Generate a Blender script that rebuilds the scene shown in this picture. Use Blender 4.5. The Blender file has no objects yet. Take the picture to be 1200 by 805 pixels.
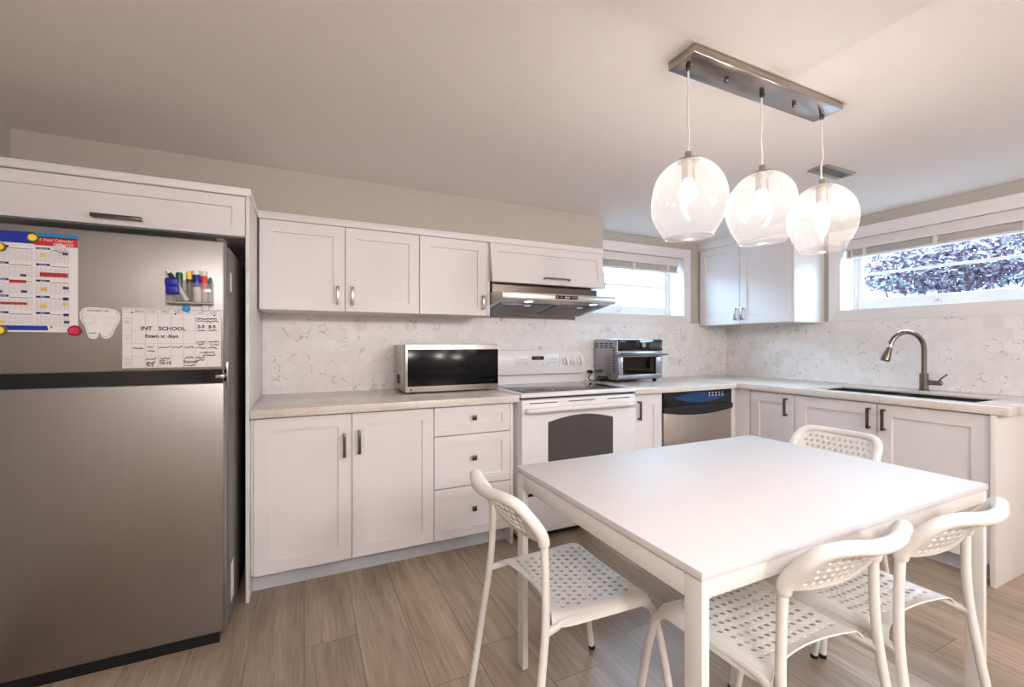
import bpy, bmesh, math, random
from mathutils import Matrix, Vector, noise
R = random.Random(7)
PI = math.pi
D = bpy.data
S = bpy.context.scene
COL = S.collection

# ------------------------------------------------------------------ camera, world, exposure
CAM_H, FPX, YAW, CYP = 1.2, 515.0, 0.442, 402.5
cd = D.cameras.new('camera'); cam = D.objects.new('camera', cd); COL.objects.link(cam)
cd.sensor_fit = 'HORIZONTAL'; cd.sensor_width = 36.0; cd.lens = 36.0 * FPX / 1200.0
cd.clip_start = 0.05; cd.clip_end = 200
cam.location = (0, 0, CAM_H); cam.rotation_euler = (PI/2, 0, -YAW)
S.camera = cam
S.view_settings.view_transform = 'Standard'; S.view_settings.look = 'None'
S.view_settings.gamma = 1.0; S.view_settings.use_curve_mapping = False
S.view_settings.exposure = 0.18
SKY_COL, SKY_POW = (0.52, 0.77, 1.0, 1), 26.0
BULB_POW, BULB_COL = 68.0, (1.0, 0.90, 0.82, 1)
FILL_POW, FILL_COL = 100.0, (1.0, 0.96, 0.95, 1)  # strength and tint of the added fill lamps
HOOD_POW, HOOD_COL = 380.0, (0.55, 0.64, 1.0, 1)
w = D.worlds.new('sky'); S.world = w; w.use_nodes = True
bg = w.node_tree.nodes['Background']; bg.inputs[0].default_value = SKY_COL; bg.inputs[1].default_value = SKY_POW

# ------------------------------------------------------------------ material helpers
def srgb(r, g, b):
    f = lambda c: (c/255/12.92 if c/255 <= .04045 else ((c/255+.055)/1.055)**2.4)
    return (f(r), f(g), f(b), 1)
class NT:
    def __init__(s, name):
        s.m = D.materials.new(name); s.m.use_nodes = True
        s.t = s.m.node_tree; s.b = s.t.nodes['Principled BSDF']; s.out = s.t.nodes['Material Output']
    def n(s, typ, **kw):
        nd = s.t.nodes.new(typ)
        for k, v in kw.items(): setattr(nd, k, v)
        return nd
    def set(s, sock, v):
        if isinstance(v, bpy.types.NodeSocket): s.t.links.new(v, sock)
        else: sock.default_value = v
    def math(s, op, a, b=0.0, c=None):
        nd = s.n('ShaderNodeMath', operation=op); s.set(nd.inputs[0], a); s.set(nd.inputs[1], b)
        if c is not None: s.set(nd.inputs[2], c)
        return nd.outputs[0]
    def co(s):
        return s.n('ShaderNodeTexCoord').outputs['Object']
    def sep(s, v):
        nd = s.n('ShaderNodeSeparateXYZ'); s.set(nd.inputs[0], v); return nd.outputs
    def comb(s, x, y, z=0.0):
        nd = s.n('ShaderNodeCombineXYZ')
        for i, v in enumerate((x, y, z)): s.set(nd.inputs[i], v)
        return nd.outputs[0]
    def noise(s, vec, scale, detail=3.0, rough=.5, scl=None):
        if scl:
            mp = s.n('ShaderNodeMapping'); s.set(mp.inputs[0], vec); mp.inputs['Scale'].default_value = scl; vec = mp.outputs[0]
        nd = s.n('ShaderNodeTexNoise'); s.set(nd.inputs['Vector'], vec)
        nd.inputs['Scale'].default_value = scale; nd.inputs['Detail'].default_value = detail; nd.inputs['Roughness'].default_value = rough
        return nd.outputs[0]
    def ramp(s, f, stops):
        nd = s.n('ShaderNodeValToRGB'); s.set(nd.inputs[0], f); e = nd.color_ramp.elements
        while len(e) < len(stops): e.new(.5)
        for el, (p, c) in zip(e, stops): el.position = p; el.color = c
        return nd.outputs[0]
    def mix(s, f, a, b, mode='MIX'):
        nd = s.n('ShaderNodeMix', data_type='RGBA', blend_type=mode); s.set(nd.inputs[0], f); s.set(nd.inputs[6], a); s.set(nd.inputs[7], b)
        return nd.outputs[2]
    def bump(s, h, strength=.2, dist=.002):
        nd = s.n('ShaderNodeBump'); nd.inputs['Strength'].default_value = strength; nd.inputs['Distance'].default_value = dist
        s.set(nd.inputs['Height'], h); s.set(s.b.inputs['Normal'], nd.outputs[0])
    def P(s, **kw):
        for k, v in kw.items(): s.set(s.b.inputs[k.replace('_', ' ')], v)
        return s
def simple(name, c, rough=.5, metal=0.0, var=.03, vs=12.0, bump=0.0, scl=None, **kw):
    t = NT(name); f = t.noise(t.co(), vs, 3, .55, scl)
    lo = tuple(x*(1-var) for x in c[:3])+(1,); hi = tuple(min(1, x*(1+var)) for x in c[:3])+(1,)
    t.P(Base_Color=t.ramp(f, [(.3, lo), (.7, hi)]), Roughness=rough, Metallic=metal, **kw)
    if bump: t.bump(f, bump, .001)
    return t.m
def emit(name, c, p):
    t = NT(name); t.P(Base_Color=c, Emission_Color=c, Emission_Strength=p); return t.m
def steel(name, c, rough, scl, aniso=.0):
    t = NT(name); co = t.co(); f = t.noise(co, 60, 3, .6, scl)
    t.P(Base_Color=t.ramp(f, [(.2, tuple(x*.93 for x in c[:3])+(1,)), (.8, c)]), Metallic=1.0,
        Roughness=t.math('MULTIPLY_ADD', f, .10 if min(scl) < 1 else .02, rough-.05))
    t.b.inputs['Anisotropic'].default_value = aniso
    
    if min(scl) < 1: t.bump(f, .02, .0002)
    return t.m
def glassy(name, tint, refl=.10, haze=.0, hazec=(1, 1, 1, 1), rough=.02):
    # thin clear sheet: transparent + fresnel reflection + a little milky scatter
    t = NT(name); t.t.nodes.remove(t.b)
    tr = t.n('ShaderNodeBsdfTransparent'); tr.inputs[0].default_value = tint
    gl = t.n('ShaderNodeBsdfGlossy'); gl.inputs['Roughness'].default_value = rough
    lw = t.n('ShaderNodeLayerWeight'); lw.inputs[0].default_value = .35
    f = t.math('MULTIPLY_ADD', t.math('POWER', lw.outputs['Facing'], 2.5), .55, refl*.4)
    f = t.math('MINIMUM', f, .8)
    m1 = t.n('ShaderNodeMixShader'); t.set(m1.inputs[0], f); t.set(m1.inputs[1], tr.outputs[0]); t.set(m1.inputs[2], gl.outputs[0])
    o = m1.outputs[0]
    if haze:
        df = t.n('ShaderNodeBsdfDiffuse'); df.inputs[0].default_value = hazec
        tl = t.n('ShaderNodeBsdfTranslucent'); tl.inputs[0].default_value = hazec
        m2 = t.n('ShaderNodeMixShader'); m2.inputs[0].default_value = .5; t.set(m2.inputs[1], df.outputs[0]); t.set(m2.inputs[2], tl.outputs[0])
        h = t.math('MULTIPLY_ADD', t.noise(t.co(), 9, 3), haze, haze*.5)
        h = t.math('ADD', h, t.math('MULTIPLY', t.math('POWER', lw.outputs['Facing'], 3.0), haze*1.5))
        m3 = t.n('ShaderNodeMixShader'); t.set(m3.inputs[0], h); t.set(m3.inputs[1], o); t.set(m3.inputs[2], m2.outputs[0]); o = m3.outputs[0]
    t.t.links.new(o, t.out.inputs[0]); return t.m

M = {}
M['cab'] = simple('cabinet_white', srgb(229, 225, 225), .42, var=.012, vs=6)
M['cabin'] = simple('cabinet_inside', srgb(205, 198, 190), .6)
M['toe'] = simple('toe_kick_grey', srgb(196, 200, 208), .5)
M['wall'] = simple('greige_wall_paint', srgb(186, 178, 169), .8, var=.02, vs=40, bump=.08)
M['ceil'] = simple('ceiling_paint', srgb(238, 233, 230), .85, var=.012, vs=25, bump=.06)
M['trim'] = simple('white_trim_paint', srgb(232, 228, 226), .4, var=.01)
M['steel'] = steel('brushed_steel', srgb(196, 190, 185), .30, (.08, .08, 1.0), .4)
M['steelv'] = steel('brushed_fridge_steel', srgb(158, 154, 152), .40, (1.0, 1.0, .03), .3)
M['nickel'] = steel('brushed_nickel', srgb(176, 170, 163), .28, (1, 1, 1))
M['faucetmt'] = steel('faucet_steel', srgb(138, 130, 125), .25, (1, 1, 1))
M['sinkmt'] = steel('sink_steel', srgb(96, 94, 94), .36, (.1, 1, 1))
M['satin'] = steel('satin_nickel_bar', srgb(176, 168, 162), .24, (.05, 1, 1))
M['darknickel'] = steel('dark_nickel', srgb(112, 105, 100), .3, (1, 1, 1))
M['black'] = simple('black_plastic', srgb(16, 16, 18), .35, var=.1)
M['blackgl'] = simple('black_glass', srgb(9, 9, 14), .06, var=.1)
M['mwgl'] = simple('microwave_dark_glass', srgb(8, 8, 14), .16, var=.1, Specular_IOR_Level=.2)
M['bluerefl'] = simple('console_blue_reflection', srgb(16, 56, 102), .15, var=.2)  # blue window reflection painted as the base colour
M['fridgeside'] = simple('fridge_side_grey', srgb(104, 100, 97), .45, bump=.1, vs=120)
M['gasket'] = simple('dark_gasket', srgb(30, 29, 28), .7)
M['white'] = simple('white_enamel', srgb(233, 231, 232), .22, var=.01)
M['whitepl'] = simple('white_plastic', srgb(226, 224, 221), .38, var=.012)
M['whitemt'] = simple('white_powder_coat', srgb(224, 222, 219), .4, var=.012)
M['tabletop'] = simple('white_laminate', srgb(216, 213, 215), .5, var=.008)
M['rubber'] = simple('black_rubber', srgb(14, 14, 14), .7)
M['paper'] = simple('paper_white', srgb(222, 219, 221), .6, var=.01)
M['red'] = simple('print_red', srgb(190, 28, 36), .5); M['navy'] = simple('print_navy', srgb(24, 40, 110), .5)
M['blue'] = simple('print_blue', srgb(14, 40, 150), .5); M['sky'] = simple('print_sky_blue', srgb(20, 120, 185), .5)
M['yellow'] = simple('print_yellow', srgb(238, 208, 70), .5); M['grid'] = simple('print_grid_grey', srgb(176, 172, 178), .6)
M['ink'] = simple('marker_ink', srgb(20, 19, 22), .5); M['inkblue'] = simple('pale_blue_ink', srgb(110, 125, 185), .5)
M['pink'] = simple('magnet_pink', srgb(205, 32, 74), .3); M['darkred'] = simple('magnet_dark_red', srgb(120, 14, 36), .3)
M['yel'] = simple('magnet_yellow', srgb(240, 208, 60), .3); M['olive'] = simple('magnet_olive', srgb(120, 104, 30), .3)
M['cyan'] = simple('magnet_cyan', srgb(10, 145, 205), .3); M['lgrey'] = simple('light_grey', srgb(200, 196, 194), .4)
M['mblue'] = simple('marker_blue', srgb(12, 16, 140), .35); M['mgreen'] = simple('marker_green', srgb(10, 84, 36), .35)
M['mred'] = simple('marker_red', srgb(205, 52, 40), .35); M['mteal'] = simple('marker_teal', srgb(20, 90, 90), .35)
M['mbrown'] = simple('marker_brown', srgb(70, 50, 36), .4); M['mblack'] = simple('marker_black', srgb(22, 20, 20), .4)
M['acrylic'] = glassy('clear_acrylic', (.95, .95, .95, 1), .12, .10)
M['pane'] = glassy('window_pane', (.97, .99, 1, 1), .06)
M['smoked'] = glassy('smoked_oven_glass', (.42, .36, .30, 1), .04)
M['globe'] = glassy('seeded_clear_glass', (.985, .985, .985, 1), .10, .095)
M['ovengl'] = simple('oven_window_glass', srgb(74, 72, 71), .07, var=.05)
M['display'] = emit('clock_display', srgb(70, 96, 84), .5)
M['bulb'] = emit('bulb_glow', BULB_COL, BULB_POW)
M['room'] = emit('fill_lamp_glow', FILL_COL, FILL_POW)
M['led'] = emit('hood_led', HOOD_COL, HOOD_POW)
M['filter'] = steel('hood_filter_mesh', srgb(120, 120, 128), .35, (1, 1, 1))
M['oveninside'] = simple('toaster_inside_amber', srgb(74, 50, 26), .4, var=.3, vs=20)
M['toaster'] = steel('toaster_steel', srgb(168, 168, 178), .32, (1, .1, .1))
M['grille'] = simple('vent_metal', srgb(150, 142, 134), .5, .3)
M['blind'] = simple('blind_vinyl', srgb(222, 216, 212), .5)
M['cordclear'] = simple('silver_cord', srgb(212, 206, 200), .4)
M['rack'] = steel('rack_wire', srgb(190, 186, 180), .25, (1, 1, 1))
M['concrete'] = simple('pale_stucco', srgb(124, 120, 126), .9, var=.12, vs=5, bump=.5)
M['soil'] = simple('gravel_bed', srgb(170, 160, 150), .95, var=.3, vs=30, bump=.5)
M['stem'] = simple('twig_brown', srgb(92, 70, 74), .8)

def leaf_mat():
    t = NT('lilac_lit_leaves'); oi = t.n('ShaderNodeNewGeometry')
    c = t.ramp(oi.outputs['Random Per Island'], [(.0, (.04, .013, .025, 1)), (.3, (.11, .045, .085, 1)), (.6, (.19, .14, .18, 1)), (1, (.27, .31, .31, 1))])  # palest stops put blue daylight glare on the leaves into their colour
    t.P(Base_Color=c, Roughness=.6); return t.m
M['leaf'] = leaf_mat()

def floor_mat():
    t = NT('oak_plank_floor'); co = t.co(); x, y, z = t.sep(co)
    row = t.math('FLOOR', t.math('DIVIDE', x, .2)); 
    wn = t.n('ShaderNodeTexWhiteNoise', noise_dimensions='1D'); t.set(wn.inputs['W'], row)
    yy = t.math('ADD', t.math('DIVIDE', y, 1.35), wn.outputs[0]); cl = t.math('FLOOR', yy)
    w2 = t.n('ShaderNodeTexWhiteNoise', noise_dimensions='2D'); t.set(w2.inputs['Vector'], t.comb(row, cl))
    rnd = w2.outputs[0]
    # seams
    fx = t.math('FRACT', t.math('DIVIDE', x, .2)); fy = t.math('FRACT', yy)
    dx = t.math('MULTIPLY', t.math('MINIMUM', fx, t.math('SUBTRACT', 1.0, fx)), .2)
    dy = t.math('MULTIPLY', t.math('MINIMUM', fy, t.math('SUBTRACT', 1.0, fy)), 1.35)
    seam = t.math('LESS_THAN', t.math('MINIMUM', dx, dy), .0018)
    g = t.comb(t.math('ADD', x, t.math('MULTIPLY', rnd, 7.0)), t.math('ADD', y, t.math('MULTIPLY', rnd, 31.0)), 0.0)
    n1 = t.noise(g, 1.0, 5, .62, (26, 1.7, 1)); n2 = t.noise(g, 1.0, 4, .6, (7, .9, 1)); n3 = t.noise(g, 1.0, 2, .5, (110, 5, 1))
    base = t.ramp(n2, [(.25, srgb(164, 147, 130)), (.5, srgb(186, 170, 153)), (.78, srgb(204, 190, 175))])
    grain = t.ramp(n1, [(.28, srgb(206, 194, 182)), (.55, srgb(240, 236, 232)), (.8, srgb(252, 250, 248))])
    c = t.mix(.85, base, grain, 'MULTIPLY')
    c = t.mix(.3, c, t.ramp(n3, [(.35, srgb(150, 140, 130)), (.6, (1, 1, 1, 1))]), 'MULTIPLY')
    tint = t.ramp(rnd, [(0, srgb(204, 199, 196)), (.5, srgb(234, 230, 227)), (1, srgb(255, 250, 244))])
    c = t.mix(1.0, c, tint, 'MULTIPLY')
    # knots
    vo = t.n('ShaderNodeTexVoronoi'); t.set(vo.inputs['Vector'], t.comb(t.math('MULTIPLY', t.sep(g)[0], 2.6), t.math('MULTIPLY', t.sep(g)[1], 1.5))); vo.inputs['Scale'].default_value = 1
    kn = t.math('LESS_THAN', t.math('ADD', vo.outputs['Distance'], t.math('MULTIPLY', n1, .05)), .055)
    c = t.mix(t.math('MULTIPLY', kn, .65), c, srgb(96, 76, 60))
    c = t.mix(t.math('MULTIPLY', seam, .75), c, srgb(96, 82, 70))
    t.P(Base_Color=c, Roughness=t.math('MULTIPLY_ADD', n1, .14, .27)); t.bump(t.math('SUBTRACT', n1, t.math('MULTIPLY', seam, 2.0)), .12, .001)
    return t.m
M['floor'] = floor_mat()

def hex_mat(name, axis):
    t = NT(name); x, y, z = t.sep(t.co()); u = x if axis == 'x' else y
    W = .084; H = W*math.sqrt(3)
    def cell(ou, ov):
        a = t.math('SUBTRACT', t.math('FLOORED_MODULO', t.math('ADD', u, ou), W), W/2)
        b = t.math('SUBTRACT', t.math('FLOORED_MODULO', t.math('ADD', z, ov), H), H/2)
        d = t.math('ADD', t.math('MULTIPLY', a, a), t.math('MULTIPLY', b, b)); return a, b, d
    a1, b1, d1 = cell(5.0, 5.0); a2, b2, d2 = cell(5.0+W/2, 5.0+H/2)
    s = t.math('LESS_THAN', d2, d1)
    lerp = lambda p, q: t.math('ADD', p, t.math('MULTIPLY', s, t.math('SUBTRACT', q, p)))
    a = lerp(a1, a2); b = lerp(b1, b2)
    idu = t.math('ROUND', t.math('DIVIDE', t.math('SUBTRACT', u, a), W/2)); idv = t.math('ROUND', t.math('DIVIDE', t.math('SUBTRACT', z, b), H/2))
    aa = t.math('ABSOLUTE', a); bb = t.math('ABSOLUTE', b)
    hd = t.math('MAXIMUM', aa, t.math('ADD', t.math('MULTIPLY', aa, .5), t.math('MULTIPLY', bb, math.sqrt(3)/2)))
    grout = t.math('GREATER_THAN', hd, W/2-.0013)
    wn = t.n('ShaderNodeTexWhiteNoise', noise_dimensions='2D'); t.set(wn.inputs['Vector'], t.comb(idu, idv)); rnd = wn.outputs[0]
    vec = t.comb(t.math('ADD', u, t.math('MULTIPLY', rnd, 9.0)), t.math('ADD', z, t.math('MULTIPLY', rnd, 17.0)), t.math('MULTIPLY', rnd, 5.0))
    n = t.noise(vec, 11, 3, .55); m = t.noise(vec, 17, 2)
    vein = t.math('LESS_THAN', t.math('ABSOLUTE', t.math('SUBTRACT', n, .5)), .018)
    vein = t.math('MULTIPLY', vein, t.math('GREATER_THAN', m, .54)); vein = t.math('MULTIPLY', vein, t.math('GREATER_THAN', rnd, .45))
    soft = t.noise(vec, 5, 3)
    c = t.ramp(soft, [(.3, srgb(232, 228, 226)), (.6, srgb(240, 237, 236))])
    tilec = t.ramp(rnd, [(0, srgb(253, 252, 251)), (.90, (1, 1, 1, 1)), (.985, srgb(246, 243, 240))])
    c = t.mix(1.0, c, tilec, 'MULTIPLY')
    c = t.mix(t.math('MULTIPLY', vein, .42), c, srgb(136, 122, 112))
    c = t.mix(t.math('MULTIPLY', grout, .4), c, srgb(206, 202, 200))
    t.P(Base_Color=c, Roughness=t.math('MULTIPLY_ADD', grout, .4, .28)); t.bump(t.math('MULTIPLY', grout, -1.0), .25, .001); return t.m
M['hexx'] = hex_mat('marble_hex_tile_back', 'x'); M['hexy'] = hex_mat('marble_hex_tile_right', 'y')
def quartz():
    t = NT('quartz_counter'); co = t.co(); a = t.noise(co, 220, 2, .6); b = t.noise(co, 8, 3)
    c = t.ramp(a, [(.28, srgb(186, 172, 160)), (.42, srgb(226, 218, 212)), (.7, srgb(232, 226, 221))])
    c = t.mix(.5, c, t.ramp(b, [(.3, srgb(224, 218, 214)), (.7, (1, 1, 1, 1))]), 'MULTIPLY')
    t.P(Base_Color=c, Roughness=.22); return t.m
M['quartz'] = quartz()

# ------------------------------------------------------------------ mesh helpers
IDN = Matrix.Identity(4)
class MB:
    def __init__(s, xf=None): s.bm = bmesh.new(); s.xf = xf or IDN; s.mi = 0; s.loose = False
    def _add(s, tb, xf=None):
        bmesh.ops.transform(tb, matrix=s.xf @ (xf or IDN), verts=tb.verts[:])
        mp = {v: s.bm.verts.new(v.co) for v in tb.verts}
        for f in tb.faces:
            try: nf = s.bm.faces.new([mp[v] for v in f.verts]); nf.material_index = s.mi
            except ValueError: pass
        tb.free(); return s
    def box(s, a, b, bev=.0, seg=2, xf=None):
        tb = bmesh.new(); bmesh.ops.create_cube(tb, size=1)
        for v in tb.verts: v.co = Vector([(a[i]+b[i])/2 + v.co[i]*(b[i]-a[i]) for i in range(3)])
        if bev: bmesh.ops.bevel(tb, geom=tb.edges[:], offset=bev, segments=seg, affect='EDGES', profile=.5)
        return s._add(tb, xf)
    def poly(s, pts, n0, n1, bev=0, xf=None):          # prism of a 2D outline between two heights along local z
        tb = bmesh.new()
        lo = [tb.verts.new((p[0], p[1], n0)) for p in pts]; hi = [tb.verts.new((p[0], p[1], n1)) for p in pts]
        tb.faces.new(lo[::-1]); tb.faces.new(hi); k = len(pts)
        for i in range(k): tb.faces.new((lo[i], lo[(i+1) % k], hi[(i+1) % k], hi[i]))
        if bev: bmesh.ops.bevel(tb, geom=tb.edges[:], offset=bev, segments=2, affect='EDGES', profile=.5)
        return s._add(tb, xf)
    def lathe(s, prof, c=(0, 0, 0), seg=24, cap=True, fn=None, xf=None):   # prof: (r,z)
        tb = bmesh.new(); rings = []
        for r, z in prof:
            ring = []
            for k in range(seg):
                a = 2*PI*k/seg; p = Vector((r*math.cos(a), r*math.sin(a), z))
                if fn: p = fn(p)
                ring.append(tb.verts.new(p+Vector(c)))
            rings.append(ring)
        for a, b in zip(rings, rings[1:]):
            for k in range(seg): tb.faces.new((a[k], a[(k+1) % seg], b[(k+1) % seg], b[k]))
        if cap: tb.faces.new(rings[0][::-1]); tb.faces.new(rings[-1])
        return s._add(tb, xf)
    def tube(s, pts, r, seg=10, smooth=0, ends=True):
        pts = [Vector(p) for p in pts]
        if smooth: pts = spline(pts, smooth)
        rs = r if isinstance(r, (list, tuple)) else [r]*len(pts)
        tb = bmesh.new(); rings = []; up = None
        for i, p in enumerate(pts):
            t = (pts[min(i+1, len(pts)-1)] - pts[max(i-1, 0)]).normalized()
            if up is None: up = t.orthogonal().normalized()
            up = (up - t*up.dot(t)).normalized(); sd = t.cross(up)
            rings.append([tb.verts.new(p + (up*math.cos(2*PI*k/seg) + sd*math.sin(2*PI*k/seg))*rs[i]) for k in range(seg)])
        for a, b in zip(rings, rings[1:]):
            for k in range(seg): tb.faces.new((a[k], a[(k+1) % seg], b[(k+1) % seg], b[k]))
        if ends: tb.faces.new(rings[0][::-1]); tb.faces.new(rings[-1])
        return s._add(tb)
    def cyl(s, a, b, r, seg=16, r2=None):
        return s.tube([a, b], [r, r if r2 is None else r2], seg)
    def quad(s, pts):
        tb = bmesh.new(); tb.faces.new([tb.verts.new(p) for p in pts]); s.loose = True; return s._add(tb)
    def text(s, txt, size, at, xf=None, depth=.0004, align='LEFT', mi=None, sx=1.0, bold=0.0):
        cu = D.curves.new('t', 'FONT'); cu.body = txt; cu.size = size; cu.extrude = depth/2; cu.resolution_u = 2; cu.offset = bold; cu.align_x = align
        ob = D.objects.new('t', cu); COL.objects.link(ob); bpy.context.view_layer.update()
        me = D.meshes.new_from_object(ob.evaluated_get(bpy.context.evaluated_depsgraph_get()))
        D.objects.remove(ob); D.curves.remove(cu)
        tb = bmesh.new(); tb.from_mesh(me); D.meshes.remove(me)
        bmesh.ops.transform(tb, matrix=Matrix.Translation(at) @ Matrix.Diagonal((sx, 1, 1, 1)), verts=tb.verts[:])
        o = s.mi
        if mi is not None: s.mi = mi
        s._add(tb, xf); s.mi = o; return s
def spline(pts, k):
    out = []; n = len(pts)
    for i in range(n-1):
        p0, p1, p2, p3 = pts[max(i-1, 0)], pts[i], pts[i+1], pts[min(i+2, n-1)]
        for j in range(k):
            t = j/k; out.append(.5*((2*p1) + (p2-p0)*t + (2*p0-5*p1+4*p2-p3)*t*t + (3*p1-p0-3*p2+p3)*t*t*t))
    out.append(pts[-1]); return out
OFF = {}
def obj(name, mb, mats, parent=None, local=False, sharp=32, loc=None, fixn=True):
    if fixn and not mb.loose: bmesh.ops.recalc_face_normals(mb.bm, faces=mb.bm.faces[:])
    me = D.meshes.new(name)
    off = OFF.get(parent, Vector()) if parent else (Vector(loc) if loc is not None else Vector())
    if not local: bmesh.ops.translate(mb.bm, verts=mb.bm.verts[:], vec=-off)
    mb.bm.to_mesh(me); mb.bm.free()
    me.polygons.foreach_set('use_smooth', [True]*len(me.polygons)); me.set_sharp_from_angle(angle=math.radians(sharp))
    for m in (mats if isinstance(mats, (list, tuple)) else [mats]): me.materials.append(M[m])
    o = D.objects.new(name, me); COL.objects.link(o)
    if parent: o.parent = parent
    elif loc is not None: o.location = loc
    OFF[o] = off
    return o
def tag(o, label, cat, group=None):
    o['label'] = label; o['category'] = cat
    if group: o['group'] = group
    return o
def thing(name, label, cat, loc=(0, 0, 0), rz=0, group=None):
    o = D.objects.new(name, None); COL.objects.link(o); o.location = loc; o.rotation_euler = (0, 0, rz); o.empty_display_size = .1
    OFF[o] = Vector(loc); return tag(o, label, cat, group)
def struct(name, mb, mats, parent=None):
    o = obj(name, mb, mats, parent)
    if not parent: o['kind'] = 'structure'
    return o
def clone(root, loc, rz, label):
    r = root.copy(); COL.objects.link(r); r.location = loc; r.rotation_euler = (0, 0, rz); r['label'] = label
    for ch in list(root.children):
        c = ch.copy(); COL.objects.link(c); c.parent = r
        for g in list(ch.children):
            d = g.copy(); COL.objects.link(d); d.parent = c
    return r
def FB(Y): return Matrix(((1, 0, 0, 0), (0, 0, -1, Y), (0, 1, 0, 0), (0, 0, 0, 1)))      # (u,v,n)->(u, Y-n, v): faces the camera side
def FR(X): return Matrix(((0, 0, -1, X), (-1, 0, 0, 0), (0, 1, 0, 0), (0, 0, 0, 1)))     # (u,v,n)->(X-n,-u, v): faces into the room from the right wall

# ------------------------------------------------------------------ room shell
XL, XR, YB, YF, ZC = -1.19, 3.83, 3.07, -2.7, 2.165
WZ0, WZ1, CW = 1.375, 2.087, .085
WX0, WX1 = 2.02, 3.325                      # window in the back wall (outer casing)
WY0, WY1 = .80, 2.105                       # window in the right wall
struct('floor', MB().box((XL-.1, YF-.1, -.06), (XR+.1, YB+.1, 0)), 'floor')
struct('ceiling', MB().box((XL-.3, YF-.3, ZC), (XR+.3, YB+.3, ZC+.1)), 'ceil')
struct('trim_1', MB().box((.35, -1.2, ZC-.007), (1.60, .986, ZC), .003), 'ceil')
T = .26; HI = .07
def wall_with_hole(m, lo, hi, z0, z1, h0, h1, hz0, hz1):
    m.box((lo, z0, -T), (h0, z1, 0)); m.box((h1, z0, -T), (hi, z1, 0)); m.box((h0, z0, -T), (h1, hz0, 0)); m.box((h0, hz1, -T), (h1, z1, 0)); return m
struct('wall_back', wall_with_hole(MB(FB(YB)), XL-T, XR+T, 0, ZC+.1, WX0+HI, WX1-HI, WZ0+HI, WZ1-HI), 'wall')
struct('wall_right', wall_with_hole(MB(FR(XR)), -YB, -YF, 0, ZC+.1, -(WY1-HI), -(WY0+HI), WZ0+HI, WZ1-HI), 'wall')
struct('wall_left', MB().box((XL-.1, YF, 0), (XL, YB, ZC+.1)), 'wall')
struct('wall_front', MB().box((XL-.1, YF-.1, 0), (XR+.1, YF, ZC+.1)), 'wall')
struct('bulkhead', MB().box((XL, 2.745, 1.9), (2.069, YB, ZC)), 'wall')
struct('trim_2', MB().box((XL, 2.345, 1.878), (-.222, YB, 1.912), .002).box((-.235, 2.715, 1.878), (2.052, YB-.01, 1.917), .002), 'cab')
struct('backsplash_back', MB().box((-.2285, YB-.012, .85), (XR-.005, YB+.001, 1.392)), 'hexx')
struct('backsplash_right', MB().box((XR-.012, .80, .85), (XR+.001, YB-.012, 1.376)), 'hexy')

def window(n, F, u0, u1):
    r = D.objects.new('window_%d' % n, None); COL.objects.link(r); r['kind'] = 'structure'; OFF[r] = Vector()
    i0, i1, j0, j1 = u0+CW, u1-CW, WZ0+CW, WZ1-CW
    m = MB(F); tk = .018
    m.poly([(u0, WZ0), (u1, WZ0), (i1, j0), (i0, j0)], 0, tk, .002); m.poly([(u0, WZ1), (i0, j1), (i1, j1), (u1, WZ1)], 0, tk, .002)
    m.poly([(u0, WZ0), (i0, j0), (i0, j1), (u0, WZ1)], 0, tk, .002); m.poly([(u1, WZ0), (u1, WZ1), (i1, j1), (i1, j0)], 0, tk, .002)
    obj('casing', m, 'trim', r)
    m = MB(F); d = -.21
    m.box((i0-.012, j0-.012, d), (i0, j1+.012, 0)); m.box((i1, j0-.012, d), (i1+.012, j1+.012, 0))
    m.box((i0, j0-.012, d), (i1, j0, 0)); m.box((i0, j1, d), (i1, j1+.012, 0)); obj('jamb', m, 'trim', r)
    m = MB(F); st = .055; g0, g1, h0, h1 = i0+st, i1-st, j0+.088, j1-.05
    m.box((i0, j0, -.212), (i0+.022, j1, -.165), .003); m.box((i1-.022, j0, -.212), (i1, j1, -.165), .003)
    m.box((i0+.022, j0, -.21), (g0, j1, -.178), .004); m.box((g1, j0, -.21), (i1-.022, j1, -.178), .004)
    m.box((g0, j0, -.21), (g1, h0, -.178), .004); m.box((g0, h1, -.21), (g1, j1, -.178), .004)
    m.box((g0, 1.735, -.205), (g1, 1.753, -.182), .003); obj('sash', m, 'trim', r)
    obj('pane', MB(F).box((g0, h0, -.197), (g1, h1, -.193)), 'pane', r)
    m = MB(F); um = g0+(g1-g0)*.45; m.box((um-.02, j0+.03, -.178), (um+.02, j0+.045, -.168), .002); m.cyl((um, j0+.04, -.17), (um+.012, j0+.062, -.15), .005, 8)
    obj('latch', m, 'lgrey', r)
window(1, FB(YB), WX0, WX1); window(2, FR(XR), -WY1, -WY0)
def blind(F, u0, u1, label, wand):
    r = thing('window_blind', label, 'blind')
    obj('headrail', MB(F).box((u0, 1.926, -.06), (u1, 1.992, -.012), .004).box((u0, 1.925, -.008), (u1, 1.999, -.001), .002), 'blind', r)
    m = MB(F)
    for k in range(7): m.box((u0+.006, 1.883+k*.0058, -.062), (u1-.006, 1.8865+k*.0058, -.012), .001)
    obj('slats', m, 'blind', r)
    obj('bottom_rail', MB(F).box((u0+.004, 1.862, -.064), (u1-.004, 1.880, -.01), .005), 'blind', r)
    for q in (.12, .5, .88):
        uu = u0+(u1-u0)*q; obj('ladder_clip', MB(F).box((uu-.012, 1.861, -.068), (uu+.012, 1.93, -.009), .001), 'whitepl', r)
    if wand: obj('tilt_wand', MB(F).cyl((u0+.05, 1.55, .006), (u0+.05, 1.93, .004), .004, 8), 'whitepl', r)
blind(FB(YB), WX0+CW+.03, WX1-CW-.045, 'white window blind pulled up in the small window behind the range hood', False)
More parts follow.
